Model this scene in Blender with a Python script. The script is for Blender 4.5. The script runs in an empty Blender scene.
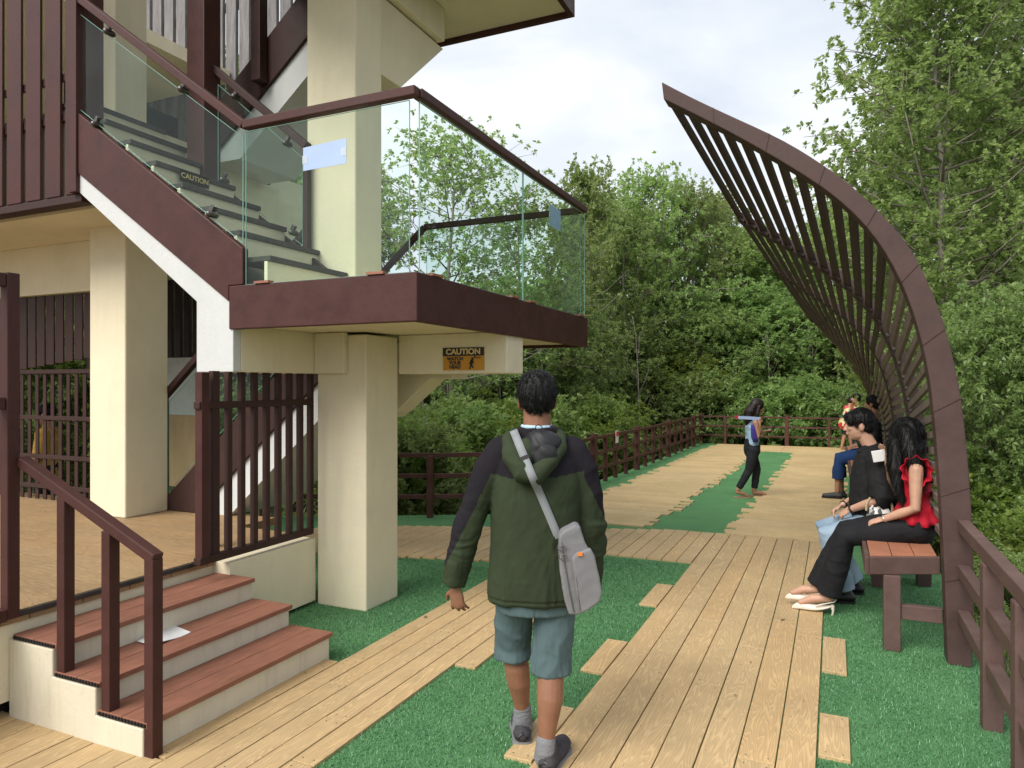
import bpy, bmesh, math, random
import numpy as np
from mathutils import Vector, Matrix, noise, Euler
R = math.radians
random.seed(7)
SC = bpy.context.scene
COL = SC.collection

# ------------------------------------------------------------------ camera frame (used to place things on real planes)
TH = R(24.4); S_, C_ = math.sin(TH), math.cos(TH); FPX = 710.0; HZ = 385.0; EYE = 1.65
def at(px, py, **k):
    a = (px-512)/FPX
    r = (C_*a-S_, S_*a+C_, (HZ-py)/FPX)
    (ax, v), = k.items()
    if ax == 'd': t = v
    elif ax == 'z': t = (v-EYE)/r[2]
    else: t = v/r['xyz'.index(ax)]
    return Vector((r[0]*t, r[1]*t, EYE+r[2]*t))

# ------------------------------------------------------------------ materials
MATS = {}
def newmat(name):
    m = bpy.data.materials.new(name); m.use_nodes = True
    nt = m.node_tree
    b = nt.nodes['Principled BSDF']
    MATS[name] = m
    return m, nt, b
def N(nt, typ, **kw):
    n = nt.nodes.new(typ)
    for k, v in kw.items():
        if k == 'ins':
            for kk, vv in v.items(): n.inputs[kk].default_value = vv
        else: setattr(n, k, v)
    return n
def L(nt, a, b): nt.links.new(a, b)
def ramp(nt, fac, stops):
    r = N(nt, 'ShaderNodeValToRGB')
    e = r.color_ramp.elements
    e[0].position, e[0].color = stops[0][0], (*stops[0][1], 1)
    e[1].position, e[1].color = stops[-1][0], (*stops[-1][1], 1)
    for p, c in stops[1:-1]:
        q = e.new(p); q.color = (*c, 1)
    L(nt, fac, r.inputs[0]); return r.outputs[0]
def mul(c, f): return tuple(min(1, x*f) for x in c)
def simple(name, c, rough=.6, var=.15, scale=6, bump=0, bscale=60, metal=0, spec=.4, stretch=None, coat=0):
    m, nt, b = newmat(name)
    tc = N(nt, 'ShaderNodeTexCoord')
    src = tc.outputs['Object']
    if stretch:
        mp = N(nt, 'ShaderNodeMapping'); mp.inputs['Scale'].default_value = stretch
        L(nt, src, mp.inputs[0]); src = mp.outputs[0]
    n = N(nt, 'ShaderNodeTexNoise', ins={'Scale': scale, 'Detail': 6, 'Roughness': .65}); L(nt, src, n.inputs['Vector'])
    L(nt, ramp(nt, n.outputs[0], [(.3, mul(c, 1-var)), (.7, mul(c, 1+var))]), b.inputs['Base Color'])
    b.inputs['Roughness'].default_value = rough; b.inputs['Metallic'].default_value = metal
    b.inputs['Specular IOR Level'].default_value = spec
    if bump:
        n2 = N(nt, 'ShaderNodeTexNoise', ins={'Scale': bscale, 'Detail': 4}); L(nt, src, n2.inputs['Vector'])
        bp = N(nt, 'ShaderNodeBump', ins={'Strength': bump, 'Distance': .01}); L(nt, n2.outputs[0], bp.inputs['Height'])
        L(nt, bp.outputs[0], b.inputs['Normal'])
    return m

def plaster(name, c, stain=.14):
    m, nt, b = newmat(name)
    tc = N(nt, 'ShaderNodeTexCoord')
    n = N(nt, 'ShaderNodeTexNoise', ins={'Scale': 2.2, 'Detail': 8, 'Roughness': .7}); L(nt, tc.outputs['Object'], n.inputs['Vector'])
    base = ramp(nt, n.outputs[0], [(.25, mul(c, .9)), (.75, mul(c, 1.04))])
    mp = N(nt, 'ShaderNodeMapping'); mp.inputs['Scale'].default_value = (9, 9, 1.2); L(nt, tc.outputs['Object'], mp.inputs[0])
    n2 = N(nt, 'ShaderNodeTexNoise', ins={'Scale': 1.3, 'Detail': 9, 'Roughness': .75}); L(nt, mp.outputs[0], n2.inputs['Vector'])
    f = ramp(nt, n2.outputs[0], [(.50, (0, 0, 0)), (.78, (stain,)*3)])
    mx = N(nt, 'ShaderNodeMix', data_type='RGBA'); L(nt, f, mx.inputs[0]); L(nt, base, mx.inputs[6]); mx.inputs[7].default_value = (*mul(c, .45), 1)
    L(nt, mx.outputs[2], b.inputs['Base Color']); b.inputs['Roughness'].default_value = .8; b.inputs['Specular IOR Level'].default_value = .25
    n3 = N(nt, 'ShaderNodeTexNoise', ins={'Scale': 45, 'Detail': 5}); L(nt, tc.outputs['Object'], n3.inputs['Vector'])
    bp = N(nt, 'ShaderNodeBump', ins={'Strength': .18, 'Distance': .01}); L(nt, n3.outputs[0], bp.inputs['Height']); L(nt, bp.outputs[0], b.inputs['Normal'])
    return m

def paint(name, c, rough=.5):
    """old brown gloss paint: cloudy fading, pale scuffs, brush bumps"""
    m, nt, b = newmat(name)
    tc = N(nt, 'ShaderNodeTexCoord')
    n = N(nt, 'ShaderNodeTexNoise', ins={'Scale': 5, 'Detail': 8, 'Roughness': .7}); L(nt, tc.outputs['Object'], n.inputs['Vector'])
    base = ramp(nt, n.outputs[0], [(.3, mul(c, .8)), (.7, mul(c, 1.25))])
    n2 = N(nt, 'ShaderNodeTexNoise', ins={'Scale': 22, 'Detail': 10, 'Roughness': .8, 'Distortion': .6}); L(nt, tc.outputs['Object'], n2.inputs['Vector'])
    f = ramp(nt, n2.outputs[0], [(.62, (0, 0, 0)), (.72, (.35,)*3)])
    mx = N(nt, 'ShaderNodeMix', data_type='RGBA'); L(nt, f, mx.inputs[0]); L(nt, base, mx.inputs[6]); mx.inputs[7].default_value = (*[x*1.9+.02 for x in c], 1)
    L(nt, mx.outputs[2], b.inputs['Base Color'])
    b.inputs['Specular IOR Level'].default_value = .22
    rr = ramp(nt, n.outputs[0], [(.3, (rough-.12,)*3), (.7, (rough+.15,)*3)]); L(nt, rr, b.inputs['Roughness'])
    n3 = N(nt, 'ShaderNodeTexNoise', ins={'Scale': 30, 'Detail': 4}); L(nt, tc.outputs['Object'], n3.inputs['Vector'])
    bp = N(nt, 'ShaderNodeBump', ins={'Strength': .2, 'Distance': .006}); L(nt, n3.outputs[0], bp.inputs['Height']); L(nt, bp.outputs[0], b.inputs['Normal'])
    return m

def plank_mat(name, c, axis):
    """embossed composite board: cathedral grain along the board, each board its own tone"""
    m, nt, b = newmat(name)
    tc = N(nt, 'ShaderNodeTexCoord'); g = N(nt, 'ShaderNodeNewGeometry')
    off = N(nt, 'ShaderNodeVectorMath', operation='SCALE'); off.inputs[0].default_value = (7.3, 3.1, 5.7)
    s = N(nt, 'ShaderNodeMath', operation='MULTIPLY'); L(nt, g.outputs['Random Per Island'], s.inputs[0]); s.inputs[1].default_value = 40
    L(nt, s.outputs[0], off.inputs['Scale'])
    ad = N(nt, 'ShaderNodeVectorMath', operation='ADD'); L(nt, tc.outputs['Object'], ad.inputs[0]); L(nt, off.outputs[0], ad.inputs[1])
    mp = N(nt, 'ShaderNodeMapping'); mp.inputs['Scale'].default_value = (1, .085, 1) if axis == 'y' else (.085, 1, 1)
    L(nt, ad.outputs[0], mp.inputs[0])
    n = N(nt, 'ShaderNodeTexNoise', ins={'Scale': 11, 'Detail': 2.5, 'Roughness': .55, 'Distortion': .35}); L(nt, mp.outputs[0], n.inputs['Vector'])
    k = N(nt, 'ShaderNodeMath', operation='MULTIPLY'); L(nt, n.outputs[0], k.inputs[0]); k.inputs[1].default_value = 125
    w = N(nt, 'ShaderNodeMath', operation='SINE'); L(nt, k.outputs[0], w.inputs[0])
    grain = ramp(nt, w.outputs[0], [(.15, mul(c, .92)), (.6, c), (.95, mul(c, 1.13))])
    isl = ramp(nt, g.outputs['Random Per Island'], [(0, (.90, .89, .87)), (.5, (1, 1, 1)), (1, (1.0, .95, .89))])
    m1 = N(nt, 'ShaderNodeMix', data_type='RGBA', blend_type='MULTIPLY'); m1.inputs[0].default_value = 1; L(nt, grain, m1.inputs[6]); L(nt, isl, m1.inputs[7])
    n2 = N(nt, 'ShaderNodeTexNoise', ins={'Scale': 1.1, 'Detail': 7, 'Roughness': .7}); L(nt, tc.outputs['Object'], n2.inputs['Vector'])
    d = ramp(nt, n2.outputs[0], [(.32, (.80, .80, .81)), (.6, (1, 1, 1))])
    m2 = N(nt, 'ShaderNodeMix', data_type='RGBA', blend_type='MULTIPLY'); m2.inputs[0].default_value = 1; L(nt, m1.outputs[2], m2.inputs[6]); L(nt, d, m2.inputs[7])
    n4 = N(nt, 'ShaderNodeTexNoise', ins={'Scale': 38, 'Detail': 3, 'Roughness': .5}); L(nt, tc.outputs['Object'], n4.inputs['Vector'])
    sp = ramp(nt, n4.outputs[0], [(.70, (1, 1, 1)), (.76, (.6, .57, .5))])
    m3 = N(nt, 'ShaderNodeMix', data_type='RGBA', blend_type='MULTIPLY'); m3.inputs[0].default_value = 1; L(nt, m2.outputs[2], m3.inputs[6]); L(nt, sp, m3.inputs[7])
    L(nt, m3.outputs[2], b.inputs['Base Color']); b.inputs['Roughness'].default_value = .62; b.inputs['Specular IOR Level'].default_value = .35
    bp = N(nt, 'ShaderNodeBump', ins={'Strength': .25, 'Distance': .004}); L(nt, w.outputs[0], bp.inputs['Height']); L(nt, bp.outputs[0], b.inputs['Normal'])
    return m

def turf_mat():
    m, nt, b = newmat('turf')
    tc = N(nt, 'ShaderNodeTexCoord')
    n = N(nt, 'ShaderNodeTexNoise', ins={'Scale': 95, 'Detail': 5, 'Roughness': .8}); L(nt, tc.outputs['Object'], n.inputs['Vector'])
    c = ramp(nt, n.outputs[0], [(.28, (.040, .110, .042)), (.5, (.095, .245, .098)), (.72, (.19, .37, .19))])
    n2 = N(nt, 'ShaderNodeTexNoise', ins={'Scale': 1.3, 'Detail': 6, 'Roughness': .65}); L(nt, tc.outputs['Object'], n2.inputs['Vector'])
    d = ramp(nt, n2.outputs[0], [(.3, (.72, .78, .76)), (.7, (1.15, 1.1, 1.05))])
    mx = N(nt, 'ShaderNodeMix', data_type='RGBA', blend_type='MULTIPLY'); mx.inputs[0].default_value = 1; L(nt, c, mx.inputs[6]); L(nt, d, mx.inputs[7])
    L(nt, mx.outputs[2], b.inputs['Base Color']); b.inputs['Roughness'].default_value = .75; b.inputs['Specular IOR Level'].default_value = .2
    bp = N(nt, 'ShaderNodeBump', ins={'Strength': .8, 'Distance': .012}); L(nt, n.outputs[0], bp.inputs['Height']); L(nt, bp.outputs[0], b.inputs['Normal'])
    return m

def leaf_mat(name, c1, c2, c3, trans=.35):
    m, nt, b = newmat(name)
    at_ = N(nt, 'ShaderNodeAttribute', attribute_name='lv')
    oi = N(nt, 'ShaderNodeObjectInfo')
    c = ramp(nt, at_.outputs['Fac'], [(0, c1), (.55, c2), (.97, c3), (1, (.34, .30, .04))])
    h = N(nt, 'ShaderNodeHueSaturation'); L(nt, c, h.inputs['Color'])
    k = N(nt, 'ShaderNodeMapRange', ins={'To Min': .49, 'To Max': .517}); L(nt, oi.outputs['Random'], k.inputs[0]); L(nt, k.outputs[0], h.inputs['Hue'])
    k2 = N(nt, 'ShaderNodeMapRange', ins={'To Min': .8, 'To Max': 1.25}); L(nt, oi.outputs['Random'], k2.inputs[0]); L(nt, k2.outputs[0], h.inputs['Value'])
    L(nt, h.outputs[0], b.inputs['Base Color']); b.inputs['Roughness'].default_value = .42; b.inputs['Specular IOR Level'].default_value = .45
    t = N(nt, 'ShaderNodeBsdfTranslucent'); hm = N(nt, 'ShaderNodeHueSaturation', ins={'Value': 1.6, 'Saturation': 1.05}); L(nt, h.outputs[0], hm.inputs['Color']); L(nt, hm.outputs[0], t.inputs[0])
    mx = N(nt, 'ShaderNodeMixShader'); mx.inputs[0].default_value = trans
    L(nt, b.outputs[0], mx.inputs[1]); L(nt, t.outputs[0], mx.inputs[2])
    L(nt, mx.outputs[0], nt.nodes['Material Output'].inputs[0])
    return m

def glass_mat(name, tint, refl=1.0):
    m, nt, b = newmat(name)
    nt.nodes.remove(b)
    t = N(nt, 'ShaderNodeBsdfTransparent'); t.inputs[0].default_value = (*tint, 1)
    g = N(nt, 'ShaderNodeBsdfGlossy'); g.inputs['Roughness'].default_value = .015; g.inputs[0].default_value = (.92, 1, .97, 1)
    f = N(nt, 'ShaderNodeFresnel', ins={'IOR': 1.5})
    ge = N(nt, 'ShaderNodeNewGeometry'); iv = N(nt, 'ShaderNodeMath', operation='SUBTRACT'); iv.inputs[0].default_value = refl; L(nt, ge.outputs['Backfacing'], iv.inputs[1]); iv.use_clamp = True
    k = N(nt, 'ShaderNodeMath', operation='MULTIPLY'); L(nt, f.outputs[0], k.inputs[0]); L(nt, iv.outputs[0], k.inputs[1])
    # dusty film
    tc = N(nt, 'ShaderNodeTexCoord'); n = N(nt, 'ShaderNodeTexNoise', ins={'Scale': 3, 'Detail': 9, 'Roughness': .75}); L(nt, tc.outputs['Object'], n.inputs['Vector'])
    df = N(nt, 'ShaderNodeBsdfDiffuse'); df.inputs[0].default_value = (.6, .68, .64, 1)
    fr = ramp(nt, n.outputs[0], [(.3, (.002,)*3), (.8, (.014,)*3)])
    m0 = N(nt, 'ShaderNodeMixShader'); L(nt, fr, m0.inputs[0]); L(nt, t.outputs[0], m0.inputs[1]); L(nt, df.outputs[0], m0.inputs[2])
    mx = N(nt, 'ShaderNodeMixShader'); L(nt, k.outputs[0], mx.inputs[0]); L(nt, m0.outputs[0], mx.inputs[1]); L(nt, g.outputs[0], mx.inputs[2])
    L(nt, mx.outputs[0], nt.nodes['Material Output'].inputs[0])
    return m

def cloth(name, c, rough=.8, var=.12, bump=.25, bscale=350, scale=9, sheen=0, spec=.25):
    m = simple(name, c, rough, var, scale, bump, bscale, spec=spec)
    m.node_tree.nodes['Principled BSDF'].inputs['Sheen Weight'].default_value = sheen
    return m
def skin(name, c):
    m = simple(name, c, .5, .12, 14, .12, 120, spec=.4)
    b = m.node_tree.nodes['Principled BSDF']
    b.inputs['Subsurface Weight'].default_value = .12; b.inputs['Subsurface Radius'].default_value = (.02, .008, .004); b.inputs['Subsurface Scale'].default_value = .4
    return m

CREAM = plaster('cream_plaster', (.71, .64, .465))
WHITEP = plaster('white_plaster', (.56, .57, .56), .1)
STEPP = plaster('step_plaster', (.62, .57, .445), .4)
BROWN = paint('brown_paint', (.058, .022, .019))
SHELT = paint('shelter_paint', (.068, .040, .036), .55)
SHELT2 = paint('shelter_paint_dark', (.055, .037, .032), .6)
BROWN2 = paint('brown_paint_dark', (.040, .019, .016), .55)
BROWNF = paint('brown_fence', (.075, .032, .026), .55)
BROWNG = paint('weathered_brown', (.105, .064, .055), .6)
SLATC = simple('grey_brown_slat', (.175, .140, .115), .7, .25, 7, .2, 40)
GREYSL = simple('aged_grey_board', (.16, .15, .15), .8, .35, 5, .3, 30, stretch=(4, 4, .6))
TERRA = simple('terracotta_board', (.25, .105, .066), .65, .2, 7, .15, 60, stretch=(6, 1, 6))
TERRA2 = simple('orange_seat_board', (.36, .15, .085), .55, .15, 5, .12, 60)
TREAD = simple('dark_tread', (.042, .036, .031), .75, .3, 12, .25, 40)
DARK = simple('gap_shade', (.012, .011, .010), .9, .2)  # near-black colour standing in for shade in gaps and hollows
BLACK = simple('black_paint', (.012, .012, .012), .4, .2)
METAL = simple('dark_clamp_metal', (.10, .09, .085), .35, .2, metal=.7)
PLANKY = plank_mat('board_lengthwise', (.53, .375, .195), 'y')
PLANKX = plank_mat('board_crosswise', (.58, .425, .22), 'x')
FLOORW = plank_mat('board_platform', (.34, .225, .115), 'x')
TURF = turf_mat()
GLASS = glass_mat('rail_glass', (.93, .978, .955), .5)
GLASSED = simple('glass_edge', (.18, .36, .30), .15, .1, spec=.6)
PAPER = simple('paper', (.34, .44, .65), .5, .04)
LEAF_A = leaf_mat('leaf_mangrove', (.138, .192, .062), (.25, .325, .110), (.36, .435, .18), .5)
LEAF_B = leaf_mat('leaf_yellow_green', (.11, .16, .036), (.20, .265, .058), (.30, .36, .095), .5)
LEAF_C = leaf_mat('leaf_dark', (.11, .165, .055), (.21, .282, .094), (.31, .39, .15), .48)
BARK = simple('pale_bark', (.26, .23, .19), .85, .35, 9, .5, 40, stretch=(3, 3, .8))
BARK2 = simple('grey_bark', (.13, .11, .09), .9, .35, 9, .5, 40, stretch=(3, 3, .8))

# ------------------------------------------------------------------ mesh builder
class MB:
    def __init__(s): s.v = []; s.f = []; s.m = []; s.cur = 0
    def add(s, vs, fs):
        o = len(s.v); s.v += [tuple(v) for v in vs]
        for f in fs: s.f.append([i+o for i in f]); s.m.append(s.cur)
        return s
    def box(s, x0, x1, y0, y1, z0, z1):
        v = [(x0,y0,z0),(x1,y0,z0),(x1,y1,z0),(x0,y1,z0),(x0,y0,z1),(x1,y0,z1),(x1,y1,z1),(x0,y1,z1)]
        return s.add(v, [(3,2,1,0),(4,5,6,7),(0,1,5,4),(1,2,6,5),(2,3,7,6),(3,0,4,7)])
    def prism(s, poly, axis, a, b):
        """poly of 2-D points, extruded along axis from a to b"""
        def mk(p, t):
            return {'x': (t, p[0], p[1]), 'y': (p[0], t, p[1]), 'z': (p[0], p[1], t)}[axis]
        n = len(poly)
        vs = [mk(p, a) for p in poly]+[mk(p, b) for p in poly]
        fs = [tuple(range(n))[::-1], tuple(range(n, 2*n))]+[(i, (i+1) % n, n+(i+1) % n, n+i) for i in range(n)]
        return s.add(vs, fs)
    def bar(s, p, q, w, h, up=(0, 0, 1)):
        p, q = Vector(p), Vector(q); t = (q-p).normalized(); u = Vector(up)
        sd = t.cross(u).normalized()*w/2; uu = sd.cross(t).normalized()*h/2
        vs = [p-sd-uu, p+sd-uu, p+sd+uu, p-sd+uu, q-sd-uu, q+sd-uu, q+sd+uu, q-sd+uu]
        return s.add(vs, [(3,2,1,0),(4,5,6,7),(0,1,5,4),(1,2,6,5),(2,3,7,6),(3,0,4,7)])
    def tube(s, pts, rad, seg=12, flat=1.0, side=None, caps=True):
        pts = [Vector(p) for p in pts]; n = len(pts)
        rad = list(rad) if hasattr(rad, '__len__') else [rad]*n
        tan = [(pts[min(i+1, n-1)]-pts[max(i-1, 0)]).normalized() for i in range(n)]
        ref = Vector(side) if side else (Vector((1, 0, 0)) if abs(tan[0].x) < .8 else Vector((0, 1, 0)))
        rings = []
        if caps:
            for a in (80, 50, 25): rings.append((pts[0]-tan[0]*rad[0]*math.sin(R(a)), tan[0], rad[0]*math.cos(R(a))))
        for i in range(n): rings.append((pts[i], tan[i], rad[i]))
        if caps:
            for a in (25, 50, 80): rings.append((pts[-1]+tan[-1]*rad[-1]*math.sin(R(a)), tan[-1], rad[-1]*math.cos(R(a))))
        vs = []
        for c, t, r in rings:
            a = (ref-t*ref.dot(t))
            if a.length < 1e-5: a = t.orthogonal()
            a.normalize(); b = t.cross(a)
            for k in range(seg):
                w = 2*math.pi*k/seg
                vs.append(c+a*(r*math.cos(w))+b*(r*flat*math.sin(w)))
            ref = a
        m = len(rings)
        fs = [tuple(range(seg))[::-1], tuple(range((m-1)*seg, m*seg))]
        for i in range(m-1):
            for k in range(seg):
                fs.append((i*seg+k, i*seg+(k+1) % seg, (i+1)*seg+(k+1) % seg, (i+1)*seg+k))
        return s.add(vs, fs)
    def ell(s, c, r, rot=(0, 0, 0), seg=18, rings=12):
        M = Euler(tuple(R(a) for a in rot)).to_matrix(); c = Vector(c)
        vs = [c+M@Vector((0, 0, r[2]))]
        for i in range(1, rings):
            ph = math.pi*i/rings
            for k in range(seg):
                w = 2*math.pi*k/seg
                vs.append(c+M@Vector((r[0]*math.sin(ph)*math.cos(w), r[1]*math.sin(ph)*math.sin(w), r[2]*math.cos(ph))))
        vs.append(c+M@Vector((0, 0, -r[2])))
        fs = [(0, 1+k, 1+(k+1) % seg) for k in range(seg)]
        for i in range(rings-2):
            a = 1+i*seg
            fs += [(a+k, a+seg+k, a+seg+(k+1) % seg, a+(k+1) % seg) for k in range(seg)]
        a = 1+(rings-2)*seg; e = len(vs)-1
        fs += [(a+k, e, a+(k+1) % seg) for k in range(seg)]
        return s.add(vs, fs)
    def stack(s, secs, seg=28, p=2.3):
        """horizontal super-ellipse sections (cx,cy,z,rx,ry)"""
        vs = []
        for cx, cy, z, rx, ry in secs:
            for k in range(seg):
                w = 2*math.pi*k/seg; c, q = math.cos(w), math.sin(w)
                vs.append((cx+rx*math.copysign(abs(c)**(2/p), c), cy+ry*math.copysign(abs(q)**(2/p), q), z))
        m = len(secs)
        up = secs[-1][2] > secs[0][2]
        fs = [tuple(range(seg))[::-1], tuple(range((m-1)*seg, m*seg))]
        for i in range(m-1):
            for k in range(seg):
                fs.append((i*seg+k, i*seg+(k+1) % seg, (i+1)*seg+(k+1) % seg, (i+1)*seg+k))
        return s.add(vs, fs)
    def mesh(s, name, mats, off=(0, 0, 0), smooth=False):
        me = bpy.data.meshes.new(name)
        ox, oy, oz = off
        me.from_pydata([(x-ox, y-oy, z-oz) for x, y, z in s.v], [], s.f)
        for m in (mats if isinstance(mats, (list, tuple)) else [mats]): me.materials.append(m)
        if any(s.m): me.polygons.foreach_set('material_index', s.m)
        if smooth: me.polygons.foreach_set('use_smooth', [True]*len(me.polygons))
        bm = bmesh.new(); bm.from_mesh(me); bmesh.ops.recalc_face_normals(bm, faces=bm.faces); bm.to_mesh(me); bm.free()
        me.update(); return me

def base_of(p): return p.location if p else Vector((0, 0, 0))
def root_of(p):
    while p and p.parent: p = p.parent
    return p
def link(name, me, parent=None, loc=None):
    o = bpy.data.objects.new(name, me); COL.objects.link(o)
    if parent: o.parent = parent
    if loc is not None: o.location = loc
    return o
def part(name, mb, mats, parent, bevel=0, smooth=False):
    """world-space geometry stored relative to its (unrotated) thing"""
    off = tuple(root_of(parent).location) if parent else (0, 0, 0)
    o = link(name, mb.mesh(name, mats, off, smooth), parent)
    if bevel:
        b = o.modifiers.new('bevel', 'BEVEL'); b.width = bevel; b.segments = 2; b.limit_method = 'ANGLE'; b.angle_limit = R(40)
    return o
def tag(o, label, cat, group=None):
    o['label'] = label; o['category'] = cat
    if group: o['group'] = group
    return o
def thing(name, label, cat, loc=(0, 0, 0), rz=0, group=None):
    o = bpy.data.objects.new(name, None); COL.objects.link(o); o.empty_display_size = .2
    o.location = loc; o.rotation_euler = (0, 0, rz)
    return tag(o, label, cat, group)
def struct(name, mb, mats, kind='structure', bevel=0):
    o = part(name, mb, mats, None, bevel); o['kind'] = kind; return o
def copy_thing(o, loc, rz=0, sc=None, label=None):
    c = o.copy(); COL.objects.link(c); c.location = loc; c.rotation_euler = (0, 0, rz)
    if sc: c.scale = sc
    if label: c['label'] = label
    for ch in list(o.children):
        d = ch.copy(); COL.objects.link(d); d.parent = c
        for g in list(ch.children):
            e = g.copy(); COL.objects.link(e); e.parent = d
    return c
exec_parts = None

# ================================================================== SETTING: ground, deck, boards, turf
rng = random.Random(3)
mb = MB()
gx = np.concatenate([[-400, -120, -60], np.linspace(-40, 40, 41), [60, 120, 400]])
gy = np.concatenate([[-60, -20], np.linspace(-10, 70, 41), [100, 180, 500]])
vs = []
for y in gy:
    for x in gx:
        far = abs(x) > 41 or y > 71 or y < -11
        z = -.75+(0 if far else .16*noise.noise(Vector((x*.35, y*.35, 0))))
        if 1.0 < x < 6 and y < 14: z += .35*min(1, max(0, (6-x)/3))
        vs.append((x, y, z))
nx = len(gx)
mb.add(vs, [(j*nx+i, j*nx+i+1, (j+1)*nx+i+1, (j+1)*nx+i) for j in range(len(gy)-1) for i in range(nx-1)])
m, nt, b = newmat('forest_floor')
tc = N(nt, 'ShaderNodeTexCoord'); n = N(nt, 'ShaderNodeTexNoise', ins={'Scale': 1.2, 'Detail': 9, 'Roughness': .7}); L(nt, tc.outputs['Object'], n.inputs['Vector'])
L(nt, ramp(nt, n.outputs[0], [(.3, (.030, .024, .016)), (.5, (.055, .055, .024)), (.7, (.06, .09, .028))]), b.inputs['Base Color']); b.inputs['Roughness'].default_value = .95
struct('ground', mb, m)

DECK = [(-10, -3), (.84, -3), (.86, 20.6), (-3.5, 20.6), (-3.62, 13.5), (-3.9, 8.2), (-6.6, 6.75), (-10, 6.4)]
struct('deck_base', MB().prism(DECK, 'z', -.22, -.012), BROWN2)
struct('turf', MB().prism([(x*.999, y*.999) for x, y in DECK], 'z', -.010, .0), TURF)

Z0, Z1 = -.006, .017
def boards_y(mb, x0, x1, fy0, fy1, w=.14, gap=.006, cut=True):
    n = max(1, round((x1-x0)/w)); w = (x1-x0)/n
    for i in range(n):
        a, b_ = x0+i*w+gap/2, x0+(i+1)*w-gap/2; c = (a+b_)/2
        y, ye = fy0(c), fy1(c)
        cuts = [y]
        t = y+rng.uniform(.8, 2.3)
        while cut and t < ye-.5: cuts.append(t); t += rng.uniform(1.7, 2.4)
        cuts.append(ye)
        for p, q in zip(cuts[:-1], cuts[1:]): mb.box(a, b_, p+.003, q-.003, Z0, Z1+rng.uniform(-.0015, .0015))
walk = MB()
boards_y(walk, -1.19, -.07, lambda x: 1.0, lambda x: 8.08, w=.16)
for y0, y1 in ((2.84, 3.40), (3.88, 4.42), (5.22, 5.82)): walk.box(-1.328, -1.196, y0, y1, Z0, Z1)
for y0, y1 in ((3.42, 3.86), (4.44, 5.04)): walk.box(-.064, .066, y0, y1, Z0, Z1)
boards_y(walk, -2.66, -2.03, lambda x: -1, lambda x: 5.73+.25*(x+3.77), cut=True)
boards_y(walk, -4.9, -2.66, lambda x: -1, lambda x: 2.19)
boards_y(walk, -2.79, -2.665, lambda x: 2.2, lambda x: 3.40, w=.1, cut=False)
walk.box(-2.024, -1.89, 3.65, 5.1, Z0, Z1)
boards_y(walk, -5.4, -1.195, lambda x: (6.64 if x > -2.05 else 5.735+.25*(x+3.77)), lambda x: min(8.06, 6.98+.37*(x+4.6)), cut=False)
boards_y(walk, -.065, .08, lambda x: 6.9, lambda x: 8.08)
scr = MB()
for i in range(0, len(walk.v), 8):
    (xa, ya, _), (xb, yb, zb) = walk.v[i], walk.v[i+6]
    if yb < 2.2 or ya > 8.2 or yb-ya < .3: continue
    for yy in (ya+.035, yb-.035):
        for xx in (xa+.03, xb-.03):
            scr.add([(xx+.0042*math.cos(a*1.0472), yy+.0042*math.sin(a*1.0472), zb+.0006) for a in range(6)], [tuple(range(6))])
struct('board_screws', scr, simple('screw_dark', (.08, .065, .05), .5))
struct('walkway_boards', walk, PLANKY, bevel=.0025)

cross = MB()
sk = lambda y: .022*(y-8.1)
y = 8.1; pitch = .125
while y < 20.3:
    a, b_ = y+.003, y+pitch-.003
    rag = lambda: rng.choice((0, 0, .09, .17))+rng.uniform(-.02, .02)
    z = Z1+rng.uniform(-.001, .001)
    if y < 18.55:
        cross.box(-3.30+sk(y)+rag(), -2.0+sk(y)*1.3+rag()*.8, a, b_, Z0, z)
        cross.box(-1.02+sk(y)-rag()*.7, .02+sk(y)+rag()*.5, a, b_, Z0, z)
    else:
        cross.box(-3.02+rag(), -1.2, a, b_, Z0, z); cross.box(-1.194, .30+rag()*.4, a, b_, Z0, z)
    y += pitch
struct('crosswise_boards', cross, PLANKX)

# near turf pile: short plastic blades where the carpet is close enough to read
def turf_pile():
    r = np.random.default_rng(4)
    regs = [(-2.03, -1.2, 2.0, 6.6, 42000), (-.07, .84, 3.0, 6.9, 34000), (-4.4, -2.66, 3.45, 5.75, 42000), (-1.9, -1.2, 4, 6.6, 5000)]
    P = []
    for x0, x1, y0, y1, n in regs:
        P.append(np.stack([r.uniform(x0, x1, n), r.uniform(y0, y1, n)], 1))
    P = np.concatenate(P); n = len(P)
    ang = r.uniform(0, 6.283, n); ln = r.uniform(.010, .022, n); lean = r.uniform(.3, 1.2, n); w = r.uniform(.0018, .0032, n)
    dx, dy = np.cos(ang), np.sin(ang)
    base = np.stack([P[:, 0], P[:, 1], np.full(n, -.002)], 1)
    side = np.stack([-dy*w, dx*w, np.zeros(n)], 1)
    tip = base+np.stack([dx*ln*np.sin(lean), dy*ln*np.sin(lean), ln*np.cos(lean)+.002], 1)
    V = np.stack([base-side, base+side, tip], 1).reshape(-1, 3)
    me = bpy.data.meshes.new('turf_pile'); me.vertices.add(len(V)); me.vertices.foreach_set('co', V.ravel())
    me.loops.add(3*n); me.loops.foreach_set('vertex_index', np.arange(3*n)); me.polygons.add(n)
    me.polygons.foreach_set('loop_start', np.arange(n)*3); me.polygons.foreach_set('loop_total', np.full(n, 3))
    at_ = me.attributes.new('lv', 'FLOAT', 'FACE'); at_.data.foreach_set('value', r.uniform(0, .96, n))
    me.update(); me.validate(); return me
m = leaf_mat('turf_blade', (.040, .115, .046), (.092, .245, .096), (.145, .32, .15), .15)
me = turf_pile(); me.materials.append(m); o = link('turf_pile', me); o['kind'] = 'stuff'

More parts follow.
